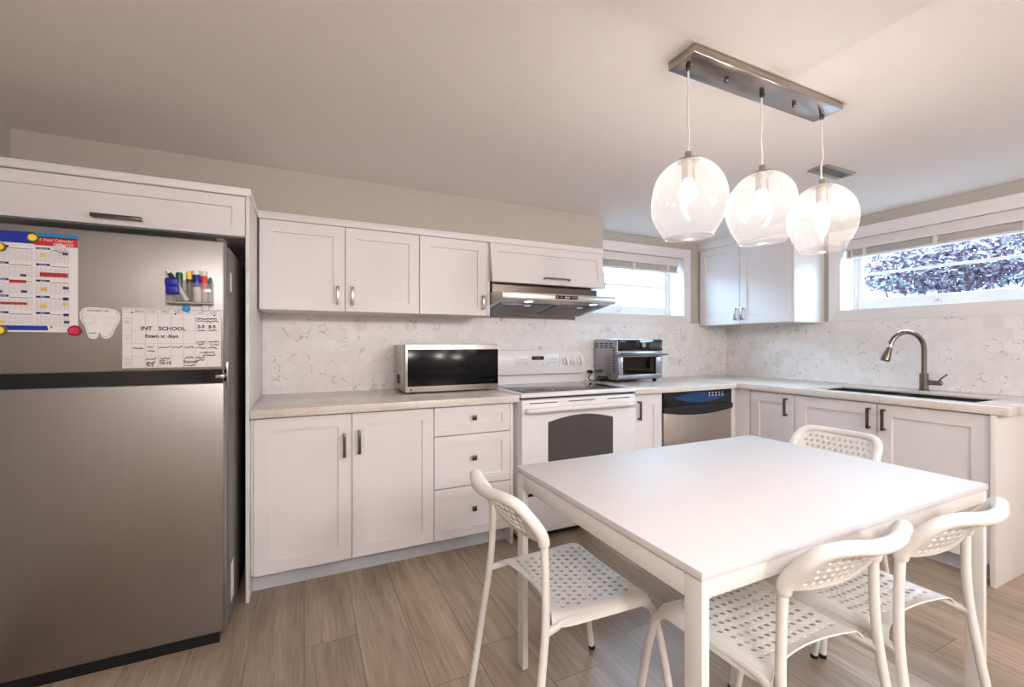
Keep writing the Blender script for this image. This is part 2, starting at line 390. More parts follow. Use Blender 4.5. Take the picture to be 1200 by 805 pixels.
blind(FR(XR), -WY1+CW+.02, -WY0-CW-.03, 'white window blind pulled up in the wide window above the sink', True)

# ------------------------------------------------------------------ cabinetry helpers
def door_mb(m, u0, u1, v0, v1, n0, n1, fr=.062, rec=.010):
    # shaker front: frame, stepped recess and flat panel, closed solid
    tb = bmesh.new(); e = .0015; s = .004
    def ring(a0, a1, b0, b1, n): return [tb.verts.new(p) for p in ((a0, b0, n), (a1, b0, n), (a1, b1, n), (a0, b1, n))]
    L = [ring(u0, u1, v0, v1, n0), ring(u0, u1, v0, v1, n1-e), ring(u0+e, u1-e, v0+e, v1-e, n1),
         ring(u0+fr, u1-fr, v0+fr, v1-fr, n1), ring(u0+fr+s*.4, u1-fr-s*.4, v0+fr+s*.4, v1-fr-s*.4, n1-rec)]
    for a, b in zip(L, L[1:]):
        for k in range(4): tb.faces.new((a[k], a[(k+1) % 4], b[(k+1) % 4], b[k]))
    tb.faces.new(L[0][::-1]); tb.faces.new(L[-1]); return m._add(tb)
def pull_v(F, u, v0, v1, n, mat, parent):       # upright square bar pull on two posts
    m = MB(F); m.box((u-.0075, v0, n+.022), (u+.0075, v1, n+.033), .0025)
    for v in (v0+.007, v1-.007): m.box((u-.0075, v-.007, n), (u+.0075, v+.007, n+.028), .002)
    return obj('handle', m, mat, parent)
def pull_h(F, u0, u1, v, n, mat, parent, arch=False):
    m = MB(F)
    if arch: m.tube([(u0, v, n+.004), (u0+.012, v, n+.024), (u1-.012, v, n+.024), (u1, v, n+.004)], .007, 8, 5)
    else:
        m.box((u0, v-.0075, n+.022), (u1, v+.0075, n+.033), .0025)
        for u in (u0+.008, u1-.008): m.box((u-.008, v-.0075, n), (u+.008, v+.0075, n+.028), .002)
    return obj('handle', m, mat, parent)
def door(F, u0, u1, v0, v1, parent, hu=None, hv=None, hm='nickel', fr=.062, name='door', th=.019, mat='cab'):
    d = obj(name, door_mb(MB(F), u0, u1, v0, v1, .001, .001+th, fr), mat, parent)
    if hu is not None: pull_v(F, hu, hv[0], hv[1], .001+th, hm, d)
    return d
def knob(F, u, v, n, parent):
    m = MB(F); m.cyl((u, v, n), (u, v, n+.016), .006, 10); m.box((u-.0135, v-.0135, n+.016), (u+.0135, v+.0135, n+.027), .003)
    return obj('knob', m, 'darknickel', parent)

# ---- left base run
YD = 2.405; FBD = FB(YD)                       # carcass face; door fronts 2 cm in front of it
r = thing('base_cabinet', 'white two-door base cabinet beside the refrigerator under the microwave counter', 'cabinet', (.215, YD, 0))
obj('body', MB().box((-.2275, YD, .1), (.651, YB-.02, .848)).box((-.2275, YD-.001, .1), (-.2135, YD, .848)), 'cab', r)
obj('toe_kick', MB().box((-.2275, 2.462, 0), (.651, 2.48, .1)), 'toe', r)
door(FBD, -.2125, .2185, .1, .842, r, .184, (.625, .745), 'darknickel')
door(FBD, .2225, .649, .1, .842, r, .256, (.635, .755), 'darknickel')
r = thing('drawer_cabinet', 'white base cabinet with three knobbed drawers left of the white range', 'cabinet', (.89, YD, 0))
obj('body', MB().box((.6515, YD, .1), (1.117, YB-.02, .848)), 'cab', r)
obj('side_panel', MB().box((1.1185, YD-.02, 0), (1.136, YB-.02, .848), .001), 'cab', r)
obj('toe_kick', MB().box((.6515, 2.462, 0), (1.118, 2.48, .1)), 'toe', r)
for v0, v1 in ((.683, .842), (.388, .677), (.1, .382)):
    d = door(FBD, .653, 1.116, v0, v1, r, name='drawer', fr=.052); knob(FBD, .885, (v0+v1)/2+.012, .0135, d)
# ---- narrow cabinet, dishwasher bay, corner and right run
r = thing('narrow_cabinet', 'narrow white base cabinet between the range and the dishwasher', 'cabinet', (2.18, YD, 0))
obj('body', MB().box((2.049, YD, .1), (2.318, YB-.02, .848)), 'cab', r); obj('toe_kick', MB().box((2.049, 2.462, 0), (2.318, 2.48, .1)), 'toe', r)
door(FBD, 2.052, 2.316, .1, .842, r, 2.098, (.67, .80), 'darknickel', fr=.075)
XD = 3.10; FRD = FR(XD)
r = thing('corner_filler', 'plain white filler panels closing the inner corner beside the dishwasher', 'panel', (3.07, 2.3, 0))
obj('panel', MB().box((3.036, YD-.02, 0), (3.08, YD, .848), .001), 'cab', r); obj('panel', MB().box((3.08, 2.262, 0), (3.1, YD, .848), .001), 'cab', r)
def rdoor(parent, y0, y1, hy, hm='darknickel', fr=.07):   # y0 > y1
    return door(FRD, -y0, -y1, .1, .842, parent, None if hy is None else -hy, (.69, .815), hm, fr=fr)
r = thing('base_cabinet', 'narrow white base cabinet with one door, in the corner left of the sink cabinet', 'cabinet', (XD, 2.09, 0))
obj('body', MB().box((XD, 1.925, .1), (XR-.02, 2.257, .848)), 'cab', r); obj('toe_kick', MB().box((3.16, 1.925, 0), (3.178, 2.257, .1)), 'toe', r)
rdoor(r, 2.255, 1.925, 1.975)
r = thing('sink_cabinet', 'wide white two-door cabinet under the sink', 'cabinet', (XD, 1.44, 0))
obj('body', MB().box((XD, .957, .1), (XD+.02, 1.921, .848)).box((XD, .957, .1), (XR-.02, .975, .848)).box((XD, 1.903, .1), (XR-.02, 1.921, .848)).box((XD, .957, .1), (XR-.02, 1.921, .118)), 'cab', r)
obj('toe_kick', MB().box((3.16, .957, 0), (3.178, 1.921, .1)), 'toe', r)
rdoor(r, 1.919, 1.437, 1.472); rdoor(r, 1.432, .957, 1.397)
tag(obj('end_panel', MB().box((3.06, .931, 0), (XR-.005, .952, .848), .0015), 'cab', loc=(3.44, .94, 0)), 'white end panel at the open end of the sink run, reaching the floor', 'panel')
# ---- worktops
tag(obj('countertop', MB().box((-.227, 2.352, .85), (1.163, YB-.013, .89), .003), 'quartz', loc=(.47, 2.7, .85)), 'speckled cream quartz worktop under the microwave, beside the refrigerator', 'countertop')
SX0, SX1, SY0, SY1 = 3.19, 3.56, 1.05, 1.87
m = MB()
m.box((2.046, 2.352, .85), (3.0565, YB-.013, .89), .002); m.box((3.057, 1.88, .85), (XR-.013, YB-.013, .89), .002)
m.box((3.057, .885, .85), (SX0, 1.8795, .89), .002); m.box((SX1, .885, .876), (XR-.013, 1.8795, .89), .002); m.box((SX1+.03, .885, .85), (XR-.013, 1.8795, .876))
m.box((SX0+.0003, .885, .85), (SX1-.0003, SY0, .89), .002); m.box((SX0+.0003, SY1, .85), (SX1-.0003, 1.8795, .89), .002)
tag(obj('countertop', m, 'quartz', loc=(3.0, 2.3, .85)), 'L-shaped pale quartz worktop from the range round to the sink', 'countertop')
# ---- refrigerator surround
tag(obj('side_panel', MB().box((-.244, 2.358, 0), (-.2290, YB-.002, 1.8775), .001), 'cab', loc=(-.236, 2.7, 0)), 'tall white end panel between the refrigerator and the worktop', 'panel')
FO = FB(2.378)
r = thing('upper_cabinet', 'wide low white cabinet above the refrigerator', 'cabinet', (-.72, 2.378, 1.69))
obj('body', MB().box((XL+.002, 2.378, 1.69), (-.2455, YB-.002, 1.877)), 'cab', r)
d = obj('door', door_mb(MB(FO), XL+.004, -.2465, 1.692, 1.875, .001, .020, .05), 'cab', r)
pull_h(FO, -.781, -.618, 1.722, .020, 'darknickel', d)
# ---- wall cabinets
YU = 2.75; FU = FB(YU)
r = thing('upper_cabinet', 'white two-door wall cabinet above the worktop next to the refrigerator', 'cabinet', (.22, YU, 1.385))
obj('body', MB().box((-.2225, YU, 1.385), (.651, YB-.014, 1.877)), 'cab', r)
door(FU, -.2175, .2145, 1.386, 1.876, r, .175, (1.425, 1.53)); door(FU, .2185, .650, 1.386, 1.876, r, .255, (1.425, 1.53))
r = thing('upper_cabinet', 'white single-door wall cabinet left of the range hood', 'cabinet', (.89, YU, 1.385))
obj('body', MB().box((.6515, YU, 1.385), (1.106, YB-.014, 1.877)), 'cab', r)
obj('side_panel', MB().box((1.1065, YU-.02, 1.383), (1.128, YB-.014, 1.62), .001), 'cab', r)
door(FU, .654, 1.104, 1.386, 1.876, r, 1.075, (1.425, 1.52))
r = thing('upper_cabinet', 'wide white flip-up cabinet above the range hood, its door slightly ajar', 'cabinet', (1.59, YU, 1.62))
obj('body', MB().box((1.1065, YU, 1.622), (2.046, YB-.014, 1.877)), 'cab', r)
tilt = Matrix.Translation((0, 2.742, 1.876)) @ Matrix.Rotation(math.radians(-10.5), 4, 'X') @ Matrix.Translation((0, -2.742, -1.876))
FT = tilt @ FU
d = obj('door', door_mb(MB(FT), 1.129, 2.048, 1.607, 1.876, .001, .020, .055), 'cab', r)
pull_h(FT, 1.52, 1.72, 1.645, .020, 'nickel', d, arch=True)
XU = 3.46; FUR = FR(XU)
r = thing('upper_cabinet', 'white two-door wall cabinet in the corner beside the sink window', 'cabinet', (XU, 2.6, 1.37))
obj('body', MB().box((XU, 2.166, 1.37), (XR-.001, YB-.014, 2.085)), 'cab', r)
obj('top_filler', MB().box((XU-.018, 2.166, 2.087), (XU, YB-.002, ZC-.001)), 'cab', r)
obj('side_panel', MB().box((XU-.02, 2.146, 1.37), (XR-.001, 2.165, ZC-.001), .001), 'cab', r)
door(FUR, -3.05, -2.622, 1.372, 2.083, r, -2.652, (1.405, 1.51)); door(FUR, -2.617, -2.168, 1.372, 2.083, r, -2.587, (1.405, 1.51))

# ------------------------------------------------------------------ refrigerator
FX0, FX1, FY = -1.125, -.287, 2.07
r = thing('refrigerator', 'stainless steel top-freezer refrigerator at the left under a low cabinet', 'refrigerator', (-.7, 2.5, 0))
obj('body', MB().box((FX0+.01, FY+.085, .035), (FX1+.006, 2.95, 1.60), .006), 'fridgeside', r)
obj('gasket', MB().box((FX0+.02, FY+.062, .06), (FX1-.01, FY+.088, 1.595)), 'gasket', r)
for nm, z0, z1 in (('freezer_door', 1.094, 1.607), ('door', .055, 1.046)):
    obj(nm, MB().box((FX0, FY, z0), (FX1, FY+.062, z1), .007, 3), 'steelv', r)
obj('handle_recess', MB().box((FX0+.003, FY+.006, 1.045), (FX1-.006, FY+.06, 1.095)), 'blackgl', r)
m = MB(); m.box((FX1-.03, FY+.02, 1.607), (FX1-.004, FY+.11, 1.622), .004); obj('hinge_cover', m, 'fridgeside', r)
obj('hinge', MB().box((FX1-.03, FY+.0, 1.062), (FX1-.002, FY+.085, 1.076), .002).box((FX1-.004, FY+.064, 1.02), (FX1+.004, FY+.084, 1.125), .002), 'nickel', r)
obj('base_grille', MB().box((FX0+.02, FY+.03, .0), (FX1-.02, FY+.2, .05)), 'black', r)
obj('label_sticker', MB().box((FX1+.0061, FY+.10, 1.42), (FX1+.0071, FY+.15, 1.50)), 'paper', r)
obj('label_sticker', MB().box((FX1+.0061, FY+.13, .10), (FX1+.0071, FY+.20, .26)).box((FX1+.0071, FY+.15, .14), (FX1+.0074, FY+.18, .22)), ['paper'], r)
def fp(px, py, Y=FY):                            # point of the door front, in metres, seen along a sight line
    u = (px-600)/FPX; c, s_ = math.cos(YAW), math.sin(YAW); wd = Y/(c-u*s_)
    return (wd*(u*c+s_), CAM_H-(py-CYP)/FPX*wd)
FF = FB(FY)
# ---- school calendar
x1, zt = fp(91.5, 276.5); xm, _ = fp(40, 270); x0 = x1-.42; _, zb = fp(92, 389.5)
r = obj('calendar', MB(FF).box((x0, zb, .0003), (x1, zt, .0012)), 'paper', loc=((x0+x1)/2, FY, zb)); tag(r, 'printed school year calendar sheet held by magnets on the freezer door', 'calendar')
m = MB(FF); n0, n1 = .0012, .0016; H = zt-zb
cols = ['blue', 'red', 'sky', 'navy', 'yellow', 'grid', 'paper', 'ink']
def rc(a0, a1, b0, b1, mi, nn=n1): m.mi = mi; m.box((a0, b0, n0), (a1, b1, nn))
xc = fp(40.5, 300)[0]
rc(x0, xc, zt-H*.115, zt, 0); rc(xc-.012, x1, zt-H*.045, zt, 2); rc(xc, x1, zt-H*.125, zt-H*.036, 1)
m.mi = 6; m.text('School Year Calendar', .0135, (x1-.012, zt-H*.078, n1), align='RIGHT'); m.text('2019-2020', .0125, (x1-.012, zt-H*.115, n1), align='RIGHT')
rows = 5; rh = H*.163; cw = (x1-.008-xc-.006)
MONTHS = [['September', 'February'], ['October', 'March'], ['November', 'April'], ['December', 'May'], ['January', 'June']]
for c, (a0, a1) in enumerate(((xc-.006-cw, xc-.006), (xc+.004, xc+.004+cw-.014))):
    for k in range(rows):
        b1 = zt-H*.145-k*rh; b0 = b1-rh*.93; wd = a1-a0
        rc(a0, a0+wd*.42, b1-rh*.13, b1, 3); m.mi = 6; m.text(MONTHS[k][c], rh*.13, (a0+wd*.21, b1-rh*.11, n1), align='CENTER')
        rc(a0+wd*.44, a1, b1-rh*.17, b1-rh*.14, 7)
        for q in range(1, 6): zz = b1-rh*(.2+.13*q); rc(a0, a1, zz-.0004, zz+.0004, 5)
        for q in range(0, 8): xx = a0+wd*q/7; rc(xx-.0004, xx+.0004, b0+rh*.02, b1-rh*.2, 5)
        m.mi = 5
        for q in range(7):
            for z_ in range(5):
                m.text(str((q+z_*7) % 30+1), rh*.075, (a0+wd*(q+.3)/7, b1-rh*(.30+.13*z_), n1))
rr = lambda px0, px1, py0, py1, mi: rc(fp(px0, py0)[0], fp(px1, py0)[0], fp(px0, py1)[1], fp(px0, py0)[1], mi)
for px0, px1, py0, py1 in ((47, 80, 319, 324), (11, 31, 327.5, 331), (0, 32, 353.5, 356.5)): rr(px0, px1, py0, py1, 1)
for px0, px1, py0, py1 in ((24, 31, 321, 324), (73.5, 80, 296, 299), (74, 80.5, 336, 339), (25, 32, 340, 343), (74, 80.5, 348.5, 352), (74.5, 81, 367.5, 370.5), (75, 81.5, 376, 379), (0, 3, 340, 343)): rr(px0, px1, py0, py1, 3)
for px0, px1, py0, py1 in ((48, 54, 297, 301), (48, 55, 337, 341), (48, 55, 356.5, 360.5), (73.5, 80, 354.5, 358), (0, 5.5, 375.5, 379)): rr(px0, px1, py0, py1, 4)
b = fp(9, 384)[1]; m.mi = 0; m.poly([(x0, zb+.006), (fp(57, 388)[0], zb+.006), (fp(55.5, 384)[0], zb+.022), (x0, zb+.022)], n0, n1)
m.mi = 1; m.box((fp(59.5, 385)[0], zb+.014, n0), (fp(61.5, 385)[0], zb+.021, n1))
obj('print', m, cols, r)
# ---- magnets
def magnet(px, py, rad, c, rim, label):
    x, z = fp(px, py); m = MB(Matrix.Translation((x, FY-.0027, z)) @ Matrix.Rotation(PI/2, 4, 'X'))
    m.mi = 1; m.lathe([(rad, 0), (rad, .006), (rad*.93, .008), (rad*.72, .008)], seg=24); m.mi = 0; m.lathe([(rad*.72, .0079), (rad*.72, .0095), (rad*.3, .0102)], seg=24)
    return tag(obj('magnet', m, [c, rim], loc=(x, FY, z)), label, 'magnet', 'round magnets on the freezer door')
magnet(40, 279, .015, 'yel', 'olive', 'yellow round magnet at the top of the calendar between its blue and red bands')
magnet(1.5, 289.5, .015, 'yel', 'olive', 'yellow round magnet at the left edge of the calendar, below its blue band')
magnet(2, 387, .015, 'yel', 'olive', 'yellow round magnet on the bottom blue strip of the calendar')
magnet(72, 291, .015, 'lgrey', 'lgrey', 'pale grey round magnet below the red band of the calendar')
magnet(88.5, 387.5, .0185, 'pink', 'darkred', 'crimson round magnet at the bottom right corner of the calendar')
magnet(218.5, 361.5, .013, 'cyan', 'sky', 'bright blue round magnet under the pen holder')
magnet(241, 361, .013, 'paper', 'lgrey', 'white round magnet under the pen holder, right of the blue one')
# ---- tooth shaped card
cx_, cz_ = fp(117, 378); k = .001335*1.35
out = [(-20, 10), (-17, 14.5), (-11, 16.5), (0, 16), (11, 15.5), (18, 13), (21, 8), (20, 1), (16, -6), (13.5, -12), (11, -16), (6, -17.5), (1.5, -15.5), (0, -11.5), (-1.5, -15.5), (-6, -18), (-11, -16), (-13, -10), (-15.5, -3), (-19, 3)]
pts = [p.to_2d() for p in spline([Vector((a*.00275, b_*.0033, 0)) for a, b_ in out+out[:1]], 3)][:-1]
r = obj('appointment_card', MB(FF @ Matrix.Translation((cx_, cz_, 0))).poly(pts, .0003, .0015), 'paper', loc=(cx_, FY, cz_)); tag(r, 'white tooth-shaped appointment card on the freezer door', 'card')
m = MB(FF @ Matrix.Translation((cx_, cz_, 0)))
po = [(p.x*.9, p.y*.9, .0016) for p in pts]; m.mi = 0
for a, b_ in zip(po, po[1:]+po[:1]): m.tube([a, b_], .0008, 5)
m.mi = 1; m.text('APPOINTMENT CARD', .0062, (-.034, .040, .0015), bold=.0002); m.mi = 2
for z_ in (.018, -.004):
    for q in range(4): m.text(('S', 'M', 'T', 'W')[q], .008, (.01+q*.009, z_, .0015)); m.box((.01+q*.009, z_-.006, .0015), (.016+q*.009, z_-.005, .0017))
    m.box((-.05, z_, .0015), (-.005, z_+.0008, .0017))
for q in range(8): a = q*PI/4; m.tube([(-.03+.018*math.cos(a), .012+.018*math.sin(a), .0016), (-.03+.018*math.cos(a+PI/4), .012+.018*math.sin(a+PI/4), .0016)], .0005, 4)
m.mi = 1; m.box((-.028, -.039, .0015), (-.008, -.0365, .0017)); obj('print', m, ['grid', 'ink', 'grid'], r)
# ---- weekly whiteboard
bx0, bz1 = fp(143.5, 362); bx1, bz0 = fp(259, 430); _, bz0 = fp(200, 430.5)
r = obj('whiteboard', MB(FF).box((bx0, bz0, .0003), (bx1, bz1, .002), .0005), 'paper', loc=((bx0+bx1)/2, FY, bz0)); tag(r, 'white weekly planner board covered with black handwriting on the freezer door', 'whiteboard')
obj('top_strip', MB(FF).box((bx0-.002, bz1-.002, .0003), (bx1, bz1+.006, .0024)), 'lgrey', r)
m = MB(FF); n0 = .002; BW = bx1-bx0; BH = bz1-bz0
cx = [0, .09, .22, .345, .475, .60, .725, .85, 1.0]; m.mi = 0
for q in cx[1:-1]: m.box((bx0+BW*q-.0005, bz0, n0), (bx0+BW*q+.0005, bz1, n0+.0003))
for q in (.06, .36, .58, .80): m.box((bx0, bz1-BH*q-.0005, n0), (bx1, bz1-BH*q+.0005, n0+.0003))
def scrib(a, b_, wd, h, mi, lw=.0017):          # a line of illegible handwriting
    m.mi = mi; x = bx0+BW*a; z = bz1-BH*b_; pts = []; n = max(6, int(wd*BW/.0028))
    for i in range(n+1): pts.append((x+wd*BW*i/n+R.uniform(-.001, .001), z+R.uniform(-.5, .5)*h*(1.6 if R.random() < .15 else .7), n0+.0003))
    m.tube(pts, lw, 4)
def word(t, a, b_, s_, mi=1, sx=1.0): m.text(t, s_, (bx0+BW*a, bz1-BH*b_, n0), mi=mi, sx=sx, bold=.0006 if mi == 1 else .0001)
for i, t in enumerate(('MON', 'TUE', 'WED', 'THU', 'FRI', 'SAT', 'SUN')): word(t, cx[i+1]+.03, .05, .011, 2)
word('INT', .175, .35, .019, 1, 1.1); word('SCHOOL', .35, .35, .019, 1, 1.1); word('Exam x: days', .215, .48, .017, 1, 1.15)
word('3-9', .745, .31, .018); word('8-9', .865, .31, .018)
for a, b_, wd in ((.73, .14, .22), (.73, .18, .24), (.745, .35, .08), (.87, .35, .08), (.735, .55, .1), (.86, .55, .12), (.74, .60, .08), (.88, .60, .09), (.735, .66, .1), (.86, .66, .1), (.1, .66, .1), (.235, .64, .06), (.24, .71, .07), (.355, .65, .11), (.48, .65, .11), (.61, .65, .1), (.77, .74, .16), (.80, .79, .14), (.225, .85, .1), (.225, .91, .09), (.36, .84, .1), (.36, .88, .06), (.61, .83, .1), (.725, .84, .1), (.725, .88, .1), (.60, .97, .13)):
    scrib(a, b_, wd, .0075, 1)
word('0-2', .235, .975, .016); word('10-10', .355, .945, .016); word('Soccer', .60, .93, .017)
for b_ in (.16, .20, .24, .44, .50, .84, .9, .95): scrib(.015, b_, .06, .006, 2, .0007)
m.mi = 1
for a, b_ in ((.095, .055), (.52, .065), (.93, .075)): m.lathe([(.003, 0), (.003, .0005)], (bx0+BW*a, bz1-BH*b_, n0), 10)
obj('writing', m, ['grid', 'ink', 'inkblue'], r)
# ---- pen holder and pens
hx0, hz0 = fp(197.5, 354.5); hx1, hz1 = fp(251, 330); hz1 = fp(198, 331)[1]; hd = .045
r = thing('pen_holder', 'clear acrylic pen holder stuck high on the freezer door', 'pen holder', ((hx0+hx1)/2, FY, hz0))
m = MB(FF); t_ = .0025
m.box((hx0, hz0, hd-t_), (hx1, hz1, hd), .0006); m.box((hx0, hz0, .001), (hx0+t_, hz1+.004, hd-t_), .0006); m.box((hx1-t_, hz0, .001), (hx1, hz1+.004, hd-t_), .0006)
m.box((hx0+t_, hz0, .001), (hx1-t_, hz0+t_, hd-t_), .0006); m.box((hx0+t_, hz0+t_, .001), (hx1-t_, hz1+.012, .001+t_), .0006); obj('box', m, 'acrylic', r)
m = MB(FF); m.box((hx0-.001, hz0-.003, .001), (hx1+.001, hz0-.0002, hd+.001), .001); obj('base_lip', m, 'lgrey', r)
HW = hx1-hx0
def pen(q, nn, tilt, length, rad, body, cap, label, capl=.045, capr=1.05, z=0.0, tipc=None, cz=0):
    x = hx0+HW*q; F = FF @ Matrix.Translation((x, hz0+t_+.001+rad*abs(math.sin(tilt))+z, nn)) @ Matrix.Rotation(tilt, 4, 'Z') @ Matrix.Rotation(-PI/2, 4, 'X')
    o = thing('marker_pen', label, 'pen', (x, FY-nn, hz0), group='pens in the acrylic holder')
    obj('barrel', MB(F).lathe([(rad*.8, 0), (rad, .004), (rad, length-capl)], seg=14), body, o)
    m = MB(F); L = length; m.lathe([(rad*capr, L-capl), (rad*capr, L-.008), (rad*.92, L-.002), (rad*.5, L)], seg=14); obj('cap', m, cap, o)
    if tipc: obj('cap_end', MB(F).lathe([(rad*1.0, L-.004), (rad*1.0, L+.012), (rad*.7, L+.014)], seg=14), tipc, o)
    return o
pen(.45, .0345, .50, .118, .0074, 'paper', 'mblack', 'white marker with dark cap and white end leaning left in the acrylic holder', tipc='paper', capl=.04)
pen(.25, .015, .0, .112, .0105, 'mgreen', 'mgreen', 'green marker at the back left of the acrylic holder')
pen(.47, .015, .0, .117, .0105, 'mbrown', 'yel', 'brown marker with yellow cap at the back of the acrylic holder', capl=.03)
pen(.665, .022, .05, .108, .0125, 'paper', 'mblue', 'white marker with wide blue cap upright in the acrylic holder', capl=.052, tipc='paper')
pen(.815, .016, .03, .106, .0105, 'lgrey', 'mred', 'grey marker with red cap at the right of the acrylic holder', capl=.055, tipc='paper')
pen(.93, .014, .0, .098, .0062, 'lgrey', 'mteal', 'grey marker with teal cap in the far right of the acrylic holder')
# the felt eraser hung over the front
ex, ez = fp(204, 340); F = FF @ Matrix.Translation((hx0+HW*.16, hz0, hd+.0005))
r = thing('board_eraser', 'dark blue fuzzy board eraser clipped over the left of the acrylic holder', 'eraser', (hx0+HW*.16, FY, hz0))
obj('pad', MB(F).box((-.021, .028, 0), (.021, .062, .014), .006, 3).box((-.023, .058, 0), (.018, .088, .012), .005, 3), 'mblue', r)
obj('clip', MB(F).box((-.012, .084, .0005), (.010, .092, .006), .003), 'mblack', r)

# ------------------------------------------------------------------ range hood
r = thing('range_hood', 'slim stainless steel range hood under the flip-up cabinet', 'range hood', (1.58, 2.8, 1.42))
HX0, HX1, HY = 1.134, 2.02, 2.53
prof = [(HY, 1.487), (HY, 1.531), (HY+.06, 1.535), (2.70, 1.545), (YB-.015, 1.545), (YB-.015, 1.42), (2.98, 1.42)]
PX = Matrix(((0, 0, 1, 0), (1, 0, 0, 0), (0, 1, 0, 0), (0, 0, 0, 1)))
obj('canopy', MB(PX).poly(prof, HX0, HX1, .0012), 'steel', r)
obj('chimney_box', MB().box((HX0+.005, 2.715, 1.546), (HX1-.03, YB-.015, 1.598)).box((HX0+.02, 2.76, 1.598), (HX1-.05, YB-.02, 1.621)), 'darknickel', r)
pn = obj('control_panel', MB(FB(HY)).box((1.52, 1.499, 0), (1.695, 1.522, .0012)), 'blackgl', r)
for q in (1.535, 1.565, 1.66, 1.68): obj('button', MB(FB(HY)).lathe([(.004, .0012), (.004, .002)], (q, 1.5105, 0), 8), 'lgrey', pn)
obj('display', MB(FB(HY)).box((1.592, 1.506, .0012), (1.632, 1.516, .0018)), 'grid', pn)
sl = Vector((0, 2.98-HY, 1.42-1.487)); ang = math.atan2(-(1.487-1.42), 2.98-HY)
HT = Matrix.Translation((0, HY, 1.487)) @ Matrix.Rotation(ang, 4, 'X')       # local x along hood, y up the underside, z up
for a0, a1 in ((HX0+.03, 1.57), (1.585, HX1-.03)):
    m = MB(HT); m.box((a0, .105, -.004), (a1, .43, -.0005), .001)
    for q in range(12): m.box((a0+.012, .118+q*.026, -.010), (a1-.012, .130+q*.026, -.003), .002)
    f = obj('filter', m, 'filter', r)
    mm = (a0+a1)/2; obj('filter_block', MB(HT).box((mm-.022, .11, -.02), (mm+.022, .135, -.009), .002), 'lgrey', f)  # small pale block near the front edge of each filter
for q in (1.345, 1.865):
    l = obj('lamp_ring', MB(HT).lathe([(.04, -.003), (.04, 0), (.03, 0), (.03, -.003)], (q, .055, 0), 20), 'nickel', r)
    obj('lamp', MB(HT).lathe([(.03, -.0025), (.03, -.0005)], (q, .055, 0), 20), 'led', l)

# ------------------------------------------------------------------ range
RX0, RX1, RY = 1.168, 2.040, 2.352
r = thing('range', 'white electric range with black glass cooktop and arched oven window', 'range', (1.6, 2.7, 0))
obj('body', MB().box((RX0, RY+.025, .03), (RX1, YB-.02, .868), .003), 'white', r)
obj('base', MB().box((RX0+.02, RY+.05, 0), (RX1-.02, YB-.05, .03)), 'black', r)
obj('cooktop_frame', MB().box((RX0-.001, RY-.012, .872), (RX1+.001, YB-.10, .897), .008, 3), 'white', r)
obj('gap', MB().box((RX0+.004, RY+.012, .862), (RX1-.004, RY+.05, .873)), 'black', r)
m = MB(); m.box((RX0+.045, RY+.045, .8968), (RX1-.045, YB-.16, .8992), .001); g = obj('glass_top', m, 'blackgl', r)
for cx_, cy_, rad in ((1.37, 2.52, .11), (1.83, 2.52, .085), (1.37, 2.78, .085), (1.83, 2.78, .10)):
    obj('burner_ring', MB().lathe([(rad, .8993), (rad, .8996), (rad-.004, .8996), (rad-.004, .8993)], (cx_, cy_, 0), 40, cap=False), 'lgrey', g)
FRG = FB(RY)
d = obj('oven_door', MB(FRG).box((RX0+.004, .292, -.03), (RX1-.004, .858, .012), .008, 3), 'white', r)
m = MB(FRG); a0, a1 = 1.352, 1.845; pts = [(a0, .475), (a1, .475), (a1, .718)]
for q in range(11): t_ = q/10; pts.append((a1-(a1-a0)*t_, .718+.034*math.sin(PI*t_)))
pts.pop(3); obj('oven_window', m.poly(pts[:-1]+[(a0, .718)], .011, .0135), 'ovengl', d)
m = MB(FRG)
for a0, a1 in ((1.225, 1.42), (1.50, 1.70), (1.80, 1.985)): m.box((a0, .836, .011), (a1, .841, .0135))
obj('vent_slot', m, 'black', d)
m = MB(FRG); m.tube([(RX0+.04, .795, .014), (RX0+.055, .797, .046), (1.4, .802, .064), (1.604, .803, .068), (1.82, .802, .064), (RX1-.055, .797, .046), (RX1-.04, .795, .014)], .0155, 12, 6)
obj('handle', m, 'white', d)
obj('panel_rail', MB(FRG).box((RX0+.006, .765, .011), (RX1-.006, .828, .0145), .003), 'white', d)
d = obj('drawer', MB(FRG).box((RX0+.004, .045, -.03), (RX1-.004, .272, .010), .008, 3), 'white', r)
m = MB(FRG); m.tube([(1.42, .235, .01), (1.44, .238, .03), (1.604, .242, .036), (1.77, .238, .03), (1.79, .235, .01)], .013, 10, 5); obj('handle', m, 'white', d)
obj('gap', MB(FRG).box((RX0+.004, .27, -.03), (RX1-.004, .293, -.004)), 'black', r)
# backguard
BY = 2.94; pts = []
for q in range(21):
    t_ = q/20; x = RX1-.012-(RX1-RX0-.024)*t_; e = abs(2*t_-1); pts.append((x, 1.150-.012*e**2-.03*max(0, (e-.93)/.07)**2))
F = FB(BY)
bk = obj('backguard', MB(F).poly([(RX0+.004, .965), (RX1-.004, .965)]+pts, -.09, 0, .008), 'white', r)
obj('riser', MB().box((RX0+.01, BY+.045, .89), (RX1-.01, YB-.03, .97)), 'white', r)
obj('clock', MB(F).box((1.555, 1.075, .0005), (1.66, 1.103, .0025)), 'blackgl', bk)
m = MB(F); m.text('12:45', .02, (1.585, 1.082, .003), mi=0); obj('clock_digits', m, 'display', bk)
m = MB(F); m.box((1.415, 1.022, .0003), (1.795, 1.118, .0015), .0003); kp = obj('keypad', m, 'white', bk)
m = MB(F)
for x in (1.44, 1.47, 1.50, 1.72, 1.745, 1.77):
    for z in (1.075, 1.05): m.box((x-.009, z, .0015), (x+.009, z+.010, .0026), .0008)
for x, z in ((1.515, 1.045), (1.655, 1.036), (1.695, 1.05)): m.lathe([(.009, .0015), (.009, .0026)], (x, z, 0), 12)
